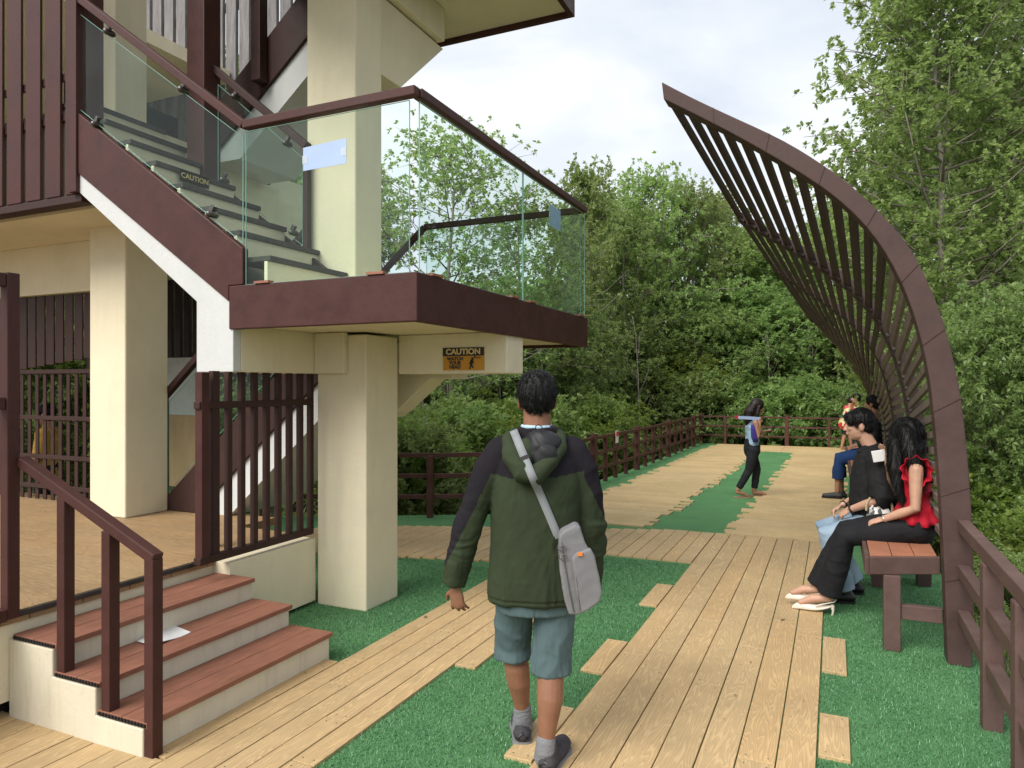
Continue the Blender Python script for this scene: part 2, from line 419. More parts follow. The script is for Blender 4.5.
lt = MB(); rr_ = random.Random(12)
for _ in range(60):
    x = rr_.uniform(-3.3, .75); y = rr_.uniform(2.3, 12); a = rr_.uniform(0, 6.28); l = rr_.uniform(.005, .014) if rr_.random() < .85 else rr_.uniform(.016, .03)
    c_, s_ = math.cos(a)*l, math.sin(a)*l; z = .022
    lt.add([(x-c_, y-s_, z), (x+s_*.4, y-c_*.4, z+.004), (x+c_, y+s_, z+.002), (x-s_*.4, y+c_*.4, z+.003)], [(0, 1, 2, 3)])
o = struct('leaf_litter', lt, simple('dry_leaf', (.16, .10, .045), .8, .5, 9), kind='stuff')

# ================================================================== FENCES
def fence(name, label, pts, posts, rails, top=.80, thick=.10, thin=.065, rw=.05, rh=.055, group=None, mat_=None):
    """pts: polyline of the rails; posts: list of (x,y,is_thick)"""
    mt = mat_ or BROWNF
    t = thing(name, label, 'fence', (pts[0][0], pts[0][1], 0), 0, group)
    for (x, y, k) in posts:
        w = (thick if k else thin)/2
        m_ = MB(); m_.box(x-w, x+w, y-w, y+w, -.01, top+(.03 if k else -.03))
        if k: m_.box(x-w-.008, x+w+.008, y-w-.008, y+w+.008, top+.031, top+.045)
        part('post', m_, mt, t, .005)
    for z in rails:
        m_ = MB()
        for p, q in zip(pts[:-1], pts[1:]): m_.bar((p[0], p[1], z), (q[0], q[1], z), rw, rh)
        part('rail', m_, mt, t, .005)
    return t
def fx(y): return -3.74+(.24*(y-8.2)/5.3 if y < 13.5 else .24+.08*(y-13.5)/6.9)
ys = [8.35, 8.95, 9.5, 10.1, 10.65, 11.2, 11.77, 12.3, 12.9, 13.6, 14.25, 14.9, 15.6, 16.35, 17.1, 17.8, 18.55, 19.3, 20.4]
lf = fence('deck_fence', 'long brown three-rail fence down the left edge of the deck, closely posted', [(fx(8.3), 8.3), (fx(13.5), 13.5), (fx(20.4), 20.4)],
      [(fx(v), v, i % 4 == 1 or i == 18) for i, v in enumerate(ys)], (.77, .51, .25))
fence('deck_fence', 'brown three-rail fence set at an angle behind the walking man, few posts', [(-3.80, 8.22), (-4.576, 7.60+.1), (-6.6, 6.82)],
      [(-4.576, 7.62, False), (-6.55, 6.85, False), (-5.6, 7.25, False)], (.77, .51, .25))
fence('deck_fence', 'brown three-rail fence closing the far end of the deck', [(-3.40, 20.44), (.8, 20.44)],
      [(-2.75, 20.4, False), (-2.1, 20.4, False), (-1.154, 20.4, True), (-.12, 20.4, False), (.8, 20.4, True)], (.77, .51, .25), rw=.04, rh=.045)
fence('deck_fence', 'weathered brown fence in the near right corner, joined to the shelter post', [(.69, 4.90), (.69, 1.2)],
      [(.69, 4.06, False), (.69, 3.40, False), (.69, 2.7, False), (.69, 2.0, False)], (.825, .56, .295), top=.82, thin=.085, rw=.06, rh=.07, mat_=BROWNG)
# small red and white notice on the left fence
p = at(617, 434, y=12.25)
t = thing('fence_notice', 'tiny red and white notice fixed on a post of the left fence', 'notice', (fx(12.3)+.03, 12.24, .62))
part('notice_board', MB().box(fx(12.3)+.034, fx(12.3)+.042, 12.2, 12.36, .62, .84), simple('notice_white', (.7, .7, .7), .5), t)
part('red_band', MB().box(fx(12.3)+.043, fx(12.3)+.046, 12.2, 12.36, .74, .82), simple('notice_red', (.5, .03, .03), .5), t)

# ================================================================== STAIR TOWER
T = thing('stair_tower', 'cream and brown open stair tower with slatted screens and a glass landing', 'tower', (-3.68, 2.2, 0))
# --- raised platform
pl = MB()
yy = -2.5
while yy < 4.55:
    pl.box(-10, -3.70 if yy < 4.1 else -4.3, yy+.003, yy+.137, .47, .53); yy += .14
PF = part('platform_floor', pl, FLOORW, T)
part('platform_wall', MB().prism([(-10, -2.4), (-3.712, -2.4), (-3.712, 2.165), (-3.712, 4.255), (-4.35, 4.3), (-4.35, 4.60), (-10, 4.60)], 'z', .09, .496), CREAM, T)
part('platform_wall', MB().box(-3.711, -3.56, 3.43, 4.262, .03, .496), CREAM, T)
part('platform_edge', MB().box(-3.711, -3.684, -2.4, 3.44, .499, .526), TREAD, T, .004)
part('underfloor_shade', MB().box(-9.9, -3.8, -2.3, 4.2, -.005, .088), DARK, T)  # solid dark block: shade below the platform put in as colour
# --- entrance steps
ST = MB()
hs = (.140, .265, .395); xs = (-2.76, -3.07, -3.375, -3.69)
poly = [(-2.76, .0), (-2.76, hs[0]), (-3.07, hs[0]), (-3.07, hs[1]), (-3.375, hs[1]), (-3.375, hs[2]), (-3.709, hs[2]), (-3.709, 0)]
ST.prism(poly, 'y', 2.165, 3.43)
EN = part('entrance_steps', ST, STEPP, T, .006)
for i in range(3):
    td = MB()
    a, b_ = xs[i]+.018, xs[i+1]+.004
    td.box(b_, (a+b_)/2-.002, 2.172, 3.44, hs[i]+.001, hs[i]+.027); td.box((a+b_)/2+.002, a, 2.172, 3.44, hs[i]+.001, hs[i]+.027)
    o = part('tread', td, TERRA, EN, .002)
    ends = MB(); x = b_+.012
    while x < a-.012: ends.box(x, x+.013, 2.164, 2.1715, hs[i]+.007, hs[i]+.021); x += .021
    part('hollow_shade', ends, DARK, o)  # dark blocks on the tread end, painted shade of its hollow cells
# --- entrance handrail
HR = part('handrail', MB().bar((-3.66, 2.20, 1.275), (-2.71, 2.20, .885), .055, .05), BROWN, T, .006)
for x, z0, z1 in ((-2.735, 0, .885), (-3.015, hs[0]+.025, .985), (-3.33, hs[1]+.025, 1.115)):
    part('post', MB().box(x-.028, x+.028, 2.173, 2.227, z0, z1), BROWN, HR, .004)
# --- gate frame on the platform edge, left of the steps
GF = part('gate_frame', MB().box(-3.72, -3.66, 2.13, 2.19, .505, 2.2), BROWN, T, .005)
for bx_ in ((-3.72, -3.665, .4, 2.129, 2.13, 2.195), (-3.715, -3.67, .4, 2.129, 1.53, 1.59), (-3.73, -3.655, .4, 2.129, .50, .56)):
    part('crossbar', MB().box(*bx_), BROWN, GF, .005)
# --- slatted side screen right of the steps
sl = MB()
x = -3.60
n = 9
for i in range(n):
    y = 3.34+(4.25-3.34)*i/(n-1); w = .019 if i else .028
    sl.box(x-.02, x+.02, y-w, y+w, .53, 1.74)
for z0, z1 in ((.53, .575), (1.50, 1.545)): sl.box(x-.026, x+.026 if z0 > 1 else x+.035, 3.2, 4.25, z0, z1)
part('slat_screen', sl, BROWN2, T, .004)
part('screen_post', MB().box(x-.03, x+.03, 3.215, 3.275, .531, 1.73), BROWN, T, .004)
part('screen_post', MB().box(-3.95, -3.89, 3.56, 3.62, .531, 2.35), BROWN2, T, .004)
# --- columns
part('column', MB().box(-3.545, -3.10, 4.265, 4.68, -.005, 2.02), CREAM, T, .012)
part('column', MB().box(-3.645, -3.195, 4.265, 4.60, 2.27, 6.2), CREAM, T, .012)
part('column', MB().box(-5.86, -5.41, 4.08, 4.50, .53, 3.2), CREAM, T, .012)
part('column', MB().box(-5.86, -5.45, 4.02, 4.32, 3.2, 6.4), CREAM, T, .012)
# --- landing
part('landing_slab', MB().box(-3.52, -2.19, 3.47, 6.42, 2.04, 2.275), CREAM, T)
fa = MB()
fa.box(-3.56, -2.14, 3.42, 3.468, 2.01, 2.29); fa.box(-2.188, -2.14, 3.469, 6.42, 2.01, 2.29); fa.box(-3.56, -2.14, 6.421, 6.47, 2.01, 2.29)
part('fascia', fa, BROWN, T, .006)
bm_ = MB()
part('beam', MB().box(-3.099, -2.165, 4.683, 4.98, 1.735, 2.038), CREAM, T, .008)
part('beam', MB().box(-3.85, -3.535, 3.50, 4.262, 1.735, 2.2), CREAM, T, .006)
part('beam', MB().box(-3.533, -3.26, 4.215, 4.263, 1.735, 2.036), CREAM, T, .006)
part('haunch', MB().prism([(-3.45, 2.0), (-3.45, 1.37), (-3.36, 1.42), (-3.015, 1.70), (-2.80, 1.70), (-2.80, 2.0)], 'y', 5.02, 5.28), CREAM, T, .006)
# --- near flight: white waist, brown stringers, treads
W = MB(); W.prism([(-5.06, 3.235), (-3.575, 2.205), (-3.535, 2.18), (-3.535, 1.735), (-3.86, 1.735), (-3.86, 2.205), (-5.06, 3.075)], 'y', 3.432, 3.498)
FL = part('stair_flight', W, WHITEP, T, .005)
part('soffit', MB().prism([(-5.06, 3.235), (-3.575, 2.205), (-3.535, 2.18), (-3.86, 2.21), (-5.06, 3.08)], 'y', 3.5, 4.24), CREAM, FL)
part('stringer', MB().prism([(-5.12, 3.70), (-3.44, 2.525), (-3.44, 2.292), (-3.562, 2.292), (-3.562, 2.19), (-5.12, 3.255)], 'y', 3.418, 3.47), BROWN, FL, .006)
part('stringer', MB().prism([(-5.12, 3.70), (-3.30, 2.43), (-3.30, 2.292), (-3.52, 2.292), (-5.12, 3.40)], 'y', 4.20, 4.24), BROWN2, FL, .006)
trd = MB(); rsr = MB()
for i in range(8):
    z = 2.29+.185*(i+1); xn = -3.28-.258*i
    trd.box(xn-.285, xn+.02, 3.472, 4.198 if i > 1 else 4.262, z-.035, z)
    rsr.box(xn-.03, xn-.004, 3.472, 4.198 if i > 1 else 4.262, z-.186, z-.036)
part('tread', trd, TREAD, FL, .004)
part('riser', rsr, CREAM, FL)
# --- landing glass and handrails
def grail(name, path, mt=BROWN, w=.06, h=.055):
    m_ = MB()
    for p, q in zip(path[:-1], path[1:]): m_.bar(p, q, w, h)
    return part(name, m_, mt, T, .006)
def pane(rail, poly, axis, a, name='glass_panel'):
    o = part(name, MB().prism(poly, axis, a, a+.012), GLASS, rail)
    e = MB()
    for p, q in zip(poly, poly[1:]+poly[:1]):
        if axis == 'y': e.bar((p[0], a-.0015, p[1]), (q[0], a-.0015, q[1]), .003, .006, (0, 1, 0.01))
        else: e.bar((a+.0145, p[0], p[1]), (a+.0145, q[0], q[1]), .003, .006, (1, 0, .01))
    part('pane_edge', e, GLASSED, o)
    return o
RZ = 3.315
lr = grail('handrail', [(-3.44, 3.44, RZ), (-2.15, 3.44, RZ)])
lr2 = grail('handrail', [(-2.165, 3.471, RZ), (-2.165, 6.45, RZ)])
lr3 = grail('handrail', [(-5.45, 6.44, 2.05), (-3.93, 6.44, RZ), (-2.197, 6.44, RZ)], BROWN2)
pane(lr, [(-3.43, 2.292), (-2.20, 2.292), (-2.20, 3.27), (-3.43, 3.27)], 'y', 3.44)
pane(lr2, [(3.475, 2.292), (4.95, 2.292), (4.95, 3.27), (3.475, 3.27)], 'x', -2.172)
pane(lr2, [(4.965, 2.292), (6.42, 2.292), (6.42, 3.27), (4.965, 3.27)], 'x', -2.172)
pane(lr3, [(-3.9, 2.292), (-2.2, 2.292), (-2.2, 3.27), (-3.9, 3.27)], 'y', 6.43)
for x in (-3.28, -2.42): part('red_shim', MB().box(x-.06, x+.06, 3.41, 3.46, 2.291, 2.306), TERRA, lr)
for y in (3.65, 4.78, 5.12, 6.3): part('red_shim', MB().box(-2.19, -2.135, y-.06, y+.06, 2.291, 2.306), TERRA, lr2)
# sloping handrails of the near flight
nr = grail('handrail', [(-3.44, 3.44, RZ), (-5.2, 3.44, 4.60)])
pane(nr, [(-5.08, 3.70), (-3.455, 2.56), (-3.455, 3.24), (-5.08, 4.40)], 'y', 3.44)
def clamp(x, y, z, rail):
    cl = MB(); cl.tube([(x, y-.02, z), (x, y+.03, z)], .022, 10); cl.bar((x-.016, y+.004, z+.01), (x+.012, y+.004, z+.055), .024, .03); part('glass_clamp', cl, METAL, rail)
for x, z in ((-4.85, 3.53), (-3.72, 2.77), (-4.72, 4.17), (-3.98, 3.63)): clamp(x, 3.43, z, nr)
fr_ = grail('handrail', [(-3.60, 4.22, 3.44), (-4.60, 4.22, 4.24)], BROWN2)
part('post', MB().box(-3.63, -3.585, 4.20, 4.245, 2.55, 3.44), BROWN2, fr_, .004)
pane(fr_, [(-4.5, 3.28), (-3.64, 2.70), (-3.64, 3.36), (-4.5, 4.06)], 'y', 4.215)
for x, z in ((-4.42, 3.28), (-3.72, 2.80), (-4.3, 3.92), (-3.78, 3.48)): clamp(x, 4.2, z, fr_)
part('newel', MB().box(-4.72, -4.53, 4.10, 4.27, 3.05, 6.2), BROWN, T, .008)
part('newel', MB().box(-4.46, -4.36, 4.52, 4.615, 4.2, 6.2), BROWN2, T, .008)
# --- lower flight behind
def flight(x0, z0, x1, z1, y0, y1, nst):
    k = (z1-z0)/(x1-x0)
    o = part('stair_flight', MB().prism([(x0+.35, z0-.10), (x1, z1-.42), (x1, z1-.72), (x0+.75, z0-.10)], 'y', y0+.03, y1), WHITEP, T)
    part('stringer', MB().prism([(x0, z0), (x1, z1), (x1, z1-.43), (x0+.38, z0-.10), (x0, z0-.10)], 'y', y0, y0+.05), BROWN2, o, .005)
    part('stringer', MB().prism([(x0, z0), (x1, z1), (x1, z1-.43), (x0+.38, z0-.10), (x0, z0-.10)], 'y', y1, y1+.05), BROWN2, o, .005)
    t_ = MB(); dx = (x1-x0)/nst; dz = (z1-z0)/nst
    for i in range(nst): t_.box(x0+dx*i+.05, x0+dx*(i+1)+.1, y0+.051, y1-.001, z0+dz*i-.02, z0+dz*i+.02)
    part('tread', t_, TREAD, o)
    return o
flight(-5.46, .632, -3.58, 2.24, 4.50, 5.35, 8)
lo = grail('handrail', [(-5.49, 4.53, 1.545), (-3.62, 4.53, 3.10)], BROWN2)
part('post', MB().box(-5.515, -5.465, 4.505, 4.555, .53, 1.545), BROWN2, lo, .004)
pane(lo, [(-5.42, .70), (-3.62, 2.25), (-3.62, 2.98), (-5.42, 1.50)], 'y', 4.52)
# --- upper floor: slab, slat screen, back screens
part('upper_slab', MB().box(-10, -5.08, 3.49, 6.5, 3.06, 3.74), CREAM, T)
us = MB()
x = -5.04
for i in range(19):
    us.prism([(x-.175, 3.44), (x-.175, 3.462), (x-.0, 3.462), (x-.0, 3.44)], 'z', 3.062, 6.4); x -= .235
part('slat_screen', us, BROWN, T, .005)
ur = MB()
for z in (3.0, 3.63, 3.93, 5.0): ur.box(-9.6, -5.04, 3.445 if z < 3.1 else 3.464, 3.56 if z < 3.1 else 3.485, z, z+.06)
part('screen_rail', ur, BROWN2, T, .005)
part('screen_post', MB().box(-5.115, -5.035, 3.40, 3.62, 3.061, 6.4), BROWN, T, .006)
flight(-5.46, 3.72, -3.60, 5.22, 4.62, 5.35, 8)
bs = MB(); x = -9.2
while x < -5.4: bs.box(x, x+.16, 6.52, 6.57, 4.75, 7.4); x += .215
bs.box(-9.3, -5.2, 6.571, 6.62, 4.75, 4.85); bs.box(-9.3, -5.2, 6.571, 6.62, 6.3, 6.4)
part('slat_screen', bs, GREYSL, T, .004)
bl = MB(); x = -9.4
while x < -5.86: bl.box(x, x+.10, 6.50, 6.55, 1.75, 3.05); x += .155
part('slat_screen', bl, BROWN2, T, .004)
# --- back railing of the platform (balusters) 
br = MB(); x = -9.4
while x < -5.9: br.box(x-.024, x+.024, 4.438, 4.452, .53, 1.80); x += .118
for z in (.64, .93, 1.31, 1.76): br.box(-9.4, -5.87, 4.425, 4.465, z, z+.04)
part('back_railing', br, BROWN2, T, .003)
us2 = MB(); x = -9.4
while x < -5.9: us2.box(x, x+.118, 4.44, 4.455, 1.82+.10*(x+7.3), 2.52); x += .14
part('slat_screen', us2, BROWN2, T, .004)
part('ceiling', MB().box(-12, -6.75, 3.62, 6.5, 5.35, 5.5), CREAM, T)
part('ceiling', MB().box(-10, -5.45, 4.25, 6.5, 3.0, 3.055), CREAM, T)
part('ceiling', MB().box(-10, -5.1, 3.40+.22, 4.249, 3.0, 3.055), CREAM, T)
part('ceiling_beam', MB().box(-10, -5.87, 4.40, 4.6, 2.53, 2.998), CREAM, T)
# --- next landing above
part('upper_landing', MB().box(-4.2, -2.19, 2.6, 6.05, 5.03, 5.3), CREAM, T)
f2 = MB(); f2.box(-4.2, -2.14, 6.051, 6.10, 4.985, 5.32); f2.box(-2.188, -2.14, 2.6, 6.05, 4.985, 5.32)
part('fascia', f2, BROWN, T, .006)
part('beam', MB().box(-3.60, -3.19, 4.605, 5.57, 4.74, 5.028), CREAM, T, .008)
part('beam', MB().box(-6.0, -3.65, 4.30, 4.58, 5.40, 5.9), CREAM, T, .008)
part('haunch', MB().prism([(4.605, 4.1), (4.95, 4.1), (5.65, 4.72), (4.605, 4.72)], 'x', -3.55, -3.25), CREAM, T, .006)
# dark doorway wall glimpsed across the landing
wd = MB(); wd.box(-7.6, -7.52, 5.0, 6.4, 3.75, 5.0)
part('glazed_door', wd, simple('dark_glazing', (.02, .03, .03), .1, .3), T)

# ================================================================== SIGNS AND PAPERS ON THE TOWER
def text_mesh(txt, size, bold=.0):
    cu = bpy.data.curves.new('lettering', 'FONT'); cu.body = txt; cu.size = size; cu.align_x = 'CENTER'; cu.align_y = 'CENTER'
    cu.offset = bold; cu.extrude = .0008
    o = bpy.data.objects.new('tmp', cu); COL.objects.link(o)
    dg = bpy.context.evaluated_depsgraph_get(); dg.update()
    me = bpy.data.meshes.new_from_object(o.evaluated_get(dg)); bpy.data.objects.remove(o); return me
def lettering(txt, size, bold, mat_, parent, loc, rot, sx=1):
    me = text_mesh(txt, size, bold); me.materials.clear(); me.materials.append(mat_)
    M = Matrix.Translation(Vector(loc)-root_of(parent).location)@Euler(rot).to_matrix().to_4x4()@Matrix.Diagonal((sx, 1, 1, 1))
    me.transform(M)
    return link('lettering', me, parent)
YEL = simple('sign_yellow', (.50, .235, .012), .45, .06); GOLD = simple('sign_gold', (.62, .47, .20), .45, .05)
sx0, sx1, sy = -2.63, -2.31, 4.675
pz = [at(443, 348, y=sy), at(484, 370, y=sy)]
sx0, sx1, sz1, sz0 = pz[0].x, pz[1].x, pz[0].z, pz[1].z
t = thing('caution_sign', 'yellow and black CAUTION WATCH YOUR HEAD sign fixed on the low beam', 'sign', ((sx0+sx1)/2, sy, sz0))
part('sign_board', MB().box(sx0, sx1, sy, sy+.007, sz0, sz1), YEL, t, .001)
hd = sz0+(sz1-sz0)*.63
part('header', MB().box(sx0, sx1, sy-.002, sy-.0005, hd, sz1), BLACK, t)
rt = (R(90), 0, 0); w_ = sx1-sx0; h_ = sz1-sz0
lettering('CAUTION', h_*.34, .0022, GOLD, t, ((sx0+sx1)/2, sy-.004, (hd+sz1)/2-.001), rt, 1.12)
for i, s in enumerate(('WATCH', 'YOUR', 'HEAD')):
    lettering(s, h_*.205, .0016, BLACK, t, (sx0+w_*.30, sy-.0015, sz0+h_*(.50-.18*i)), rt, 1.05)
pg = MB(); cx = sx0+w_*.71; z = sz0; y = sy-.002
pg.ell((cx+.006, y, z+h_*.50), (.011, .002, .011), seg=12, rings=8)
def limb(a, b_, r): pg.bar((cx+a[0]*w_, y, z+a[1]*h_), (cx+b_[0]*w_, y, z+b_[1]*h_), .003, r, (0, 0, 1) if abs(a[1]-b_[1]) < .1 else (1, 0, 0))
limb((.005, .45), (-.02, .24), .022); limb((-.02, .25), (-.05, .05), .011); limb((-.015, .25), (.035, .1), .011); limb((.0, .42), (-.06, .28), .008); limb((.005, .42), (.05, .3), .008)
pg.box(cx+.02, cx+.03, y-.001, y+.001, z+h_*.55, z+h_*.63); pg.box(cx+.02, cx+.075, y-.001, y+.001, z+h_*.53, z+h_*.56)
part('pictogram', pg, BLACK, t)
# sticker on a riser
xr = -3.28-.258*4+.0215; p0 = at(180, 181, x=xr); p1 = at(209, 192, x=xr)
zc = 2.29+.185*5-.048
t = thing('caution_sticker', 'small dark sticker reading CAUTION in gold on a stair riser', 'sticker', (xr, (p0.y+p1.y)/2, zc))
part('sticker_face', MB().box(xr, xr+.002, p0.y, p1.y, zc-.042, zc+.042), simple('sticker_black', (.010, .009, .008), .9, .1, spec=.02), t)
lettering('CAUTION', .052, .0012, GOLD, t, (xr+.0035, (p0.y+p1.y)/2, zc), (R(90), 0, R(90)), 1.05)
# paper sheets
def sheet(label, pts, axis, a, tape):
    c = Vector((0, 0, 0))
    t = thing('paper_sheet', label, 'paper', (pts[0][0], a, pts[0][1]) if axis == 'y' else (a, pts[0][0], pts[0][1]))
    part('sheet', MB().prism(pts, axis, a, a+.0015), PAPER, t)
    for (u, v) in tape:
        k = MB()
        if axis == 'y': k.box(u-.02, u+.02, a-.001, a-.0002, v-.025, v+.025)
        else: k.box(a+.0017, a+.0025, u-.02, u+.02, v-.025, v+.025)
        part('tape', k, MATS.get('tape_grey') or simple('tape_grey', (.42, .48, .56), .3, .1), t)
    return t
sheet('pale blue blank sheet taped on the front landing glass', [(-2.965, 2.962), (-2.64, 2.968), (-2.64, 3.118), (-2.965, 3.104)], 'y', 3.436, [(-2.95, 3.03), (-2.66, 3.04)])
sheet('small pale sheet taped inside the far end of the side landing glass', [(5.55, 2.99), (5.82, 2.99), (5.82, 3.17), (5.55, 3.17)], 'x', -2.176, [(5.57, 3.08)])
# folded paper left on the steps
dp = MB(); c = [(-3.36, 2.60), (-3.39, 2.86), (-3.215, 2.82), (-3.20, 2.56)]
n = 8; vs = []; 
for j in range(2):
    for i in range(n+1):
        u = i/n; a = Vector(c[0]).lerp(Vector(c[1]), u) if j == 0 else Vector(c[3]).lerp(Vector(c[2]), u)
        vs.append((a.x, a.y, hs[1]+.029+.018*(1-u)**3*(j)+.004*math.sin(6*u)))
top_ = len(vs); vs += [(x, y, z+.002) for x, y, z in vs]
fs = [(i, i+1, n+2+i, n+1+i) for i in range(n)]; fs += [tuple(q+top_ for q in f)[::-1] for f in fs]
fs += [(i, i+1, top_+i+1, top_+i) for i in range(n)]+[(n+1+i, n+2+i, top_+n+2+i, top_+n+1+i) for i in range(n)]+[(0, n+1, top_+n+1, top_), (n, 2*n+1, top_+2*n+1, top_+n)]
dp.add(vs, fs)
o = part('paper_leaflet', dp, simple('leaflet_white', (.72, .73, .74), .5, .05), None); tag(o, 'white paper leaflet lying on the middle entrance step', 'paper')
# plywood and white panel stored behind the lower flight
t = thing('leaning_panel', 'plywood sheet with white board above, standing behind the lower stair flight', 'panel', (-6.35, 5.6, .53))
part('plywood', MB().box(-6.75, -6.05, 5.6, 5.62, .53, 1.32), simple('plywood', (.52, .34, .18), .7, .2, 4, stretch=(1, 1, .3)), t)
part('white_board', MB().box(-6.75, -6.05, 5.6, 5.62, 1.322, 1.95), simple('grey_white_board', (.68, .70, .72), .5, .1), t)

# ================================================================== SHELTER (curved slatted canopy) AND BENCHES
OUT = [(664,86),(690,100),(737,122),(784,143),(824,168),(854,190),(883,218),(911,250),(930,290),(944,327),(953.5,367),(960.5,402),(963,430),(970,510),(972,600),(970,662)]
prof_o = [(at(*p, y=4.95).x, at(*p, y=4.95).z) for p in OUT]
INN = [(666,103),(707,123),(754,148),(800,175),(836,199),(864,225),(883,250),(902,285),(914,318),(923,351),(929,381),(934,430),(940,510),(944,600),(946,662)]
prof_i = [(at(*p, y=4.95).x, at(*p, y=4.95).z) for p in INN]
def resample(pl, n):
    pts = [Vector(p) for p in pl]; d = [0]
    for a, b_ in zip(pts[:-1], pts[1:]): d.append(d[-1]+(b_-a).length)
    out = []
    for i in range(n):
        t = d[-1]*i/(n-1); k = max(j for j in range(len(d)) if d[j] <= t+1e-9); k = min(k, len(pts)-2)
        out.append(pts[k].lerp(pts[k+1], (t-d[k])/(d[k+1]-d[k])))
    for _ in range(3):
        out = [out[0]]+[(out[i-1]+out[i]*2+out[i+1])/4 for i in range(1, n-1)]+[out[-1]]
    return out
NR = 44
PO, PI_ = resample(prof_o, NR), resample(prof_i, NR)
for q in (PO, PI_): q[-1].y = 0
RIBS = [(4.95, 1, 1), (6.72, .84, .866), (8.55, .735, .808), (10.3, .555, .70), (12.1, .39, .645), (13.85, .25, .575)]
def warp(p, k):
    y, sx, sz = RIBS[k]
    f = min(1, max(0, (p.y-.2)/1.2))
    s = 1+(sz-1)*f
    return (.66+(p.x-.66)*sx, p.y*s if p.y > .2 else p.y)
SHL = thing('slatted_shelter', 'tall curved brown shelter of ribs and slats leaning over the bench', 'shelter', (.7, 4.95, 0))
for k, (y, sx, sz) in enumerate(RIBS):
    a = [warp(p, k) for p in PO]; b_ = [warp(p, k) for p in PI_]
    vs = []; th = .15 if k == 0 else .11
    for (u, v) in ((a, b_),):
        for yy in (y-th/2, y+th/2):
            vs += [(p[0], yy, p[1]) for p in u]+[(p[0], yy, p[1]) for p in v]
    n2 = 2*NR; fs = []
    for i in range(NR-1):
        fs += [(i, i+1, NR+i+1, NR+i), (n2+i+1, n2+i, n2+NR+i, n2+NR+i+1), (i+1, i, n2+i, n2+i+1), (NR+i, NR+i+1, n2+NR+i+1, n2+NR+i)]
    fs += [(0, NR, n2+NR, n2), (NR-1, n2-1, n2+n2-1, n2+NR-1)]
    part('rib', MB().add(vs, fs), SHELT if k == 0 else SHELT2, SHL, .006)
for i in (4, 8, 12, 16, 20, 24, 28, 33, 38):
    a, b_ = PO[i], PI_[i]
    part('weld_seam', MB().bar((a.x, 4.95-.0765, a.y), (b_.x, 4.95-.0765, b_.y), .003, .007, (0, 1, 0)), SHELT, SHL)
NS = 40
cur = [(PO[i]*.25+PI_[i]*.75) for i in range(NR)]
zc = [p.y for p in cur]
dcum = [0]
for i in range(NR-1): dcum.append(dcum[-1]+(cur[i+1]-cur[i]).length)
def on_curve(t):
    k = max(j for j in range(NR) if dcum[j] <= t+1e-9); k = min(k, NR-2)
    return cur[k].lerp(cur[k+1], (t-dcum[k])/(dcum[k+1]-dcum[k])), (cur[k+1]-cur[k]).normalized()
t0_ = .06; tt = t0_; pos = []
while True:
    p, tg = on_curve(min(tt, dcum[-1]-.01))
    if p.y < .68 or tt > dcum[-1]: break
    pos.append(tt); tt += .142 if tt < 2.3 else .108
for tt in pos:
    p, tg = on_curve(tt); q, _ = on_curve(min(tt+.05, dcum[-1]-.01))
    m_ = MB()
    for k in range(5):
        a = warp(p, k); b_ = warp(p, k+1); a2 = warp(q, k); 
        A = Vector((a[0], RIBS[k][0]+(.02 if k == 0 else -.10), a[1])); B = Vector((b_[0], RIBS[k+1][0]+.10, b_[1]))
        A = A.lerp(B, 0); tv = Vector((a2[0]-a[0], 0, a2[1]-a[1])).normalized(); nv = Vector((tv.z, 0, -tv.x))
        B.z -= .012*k
        m_.bar(A, B, .028 if k == 0 else .020, (.064 if tt < 2.2 else .050)*(.2+.8*RIBS[k+1][2]), tv)
    part('slat', m_, SHELT2 if tt < 1.9 else SLATC, SHL)
# benches under the shelter, one per bay
BZ = .585
def bench(y0, y1, label):
    t = thing('slatted_bench', label, 'bench', (.4, (y0+y1)/2, 0), 0, 'benches along the shelter')
    st = MB()
    for i in range(3): st.box(.205+i*.128, .205+i*.128+.124, y0+.035, y1-.035, BZ-.03, BZ)
    part('seat', st, TERRA2, t, .003)
    f = MB(); f.box(.175, .20, y0, y1, BZ-.115, BZ-.004); f.box(.201, .60, y0, y0+.03, BZ-.115, BZ-.006); f.box(.201, .60, y1-.03, y1, BZ-.115, BZ-.006)
    part('seat_frame', f, BROWNG, t, .005)
    for yy in (y0+.03, y1-.13):
        part('leg', MB().box(.28, .375, yy, yy+.095, 0, BZ-.116), BROWNG, t, .006)
        part('stretcher', MB().box(.376, .60, yy+.02, yy+.07, .20, .29), BROWNG, t, .005)
    return t
b0 = bench(4.86, 6.62, 'orange topped bench nearest the camera, with the couple sitting on it')
for ch in b0.children:
    if ch.name.split('.')[0] in ('seat', 'seat_frame'):
        for v in ch.data.vertices:
            wy = v.co.y+b0.location.y; wx = v.co.x+b0.location.x
            if wy < 5.2: v.co.y += .07+(wx-.175)*.45
    elif ch.name.split('.')[0] in ('leg', 'stretcher') and min(v.co.y for v in ch.data.vertices) < -.5:
        for v in ch.data.vertices: v.co.y += .085
for k, l in ((1, 'orange topped bench just behind the couple, second along the shelter'), (2, 'third orange topped bench along the shelter, mostly hidden'), (3, 'orange topped bench with the grey-jacketed person sitting on it'), (4, 'farthest orange topped bench, at the small end of the shelter')):
    bench(RIBS[k][0]+.08, RIBS[k+1][0]-.08, l)

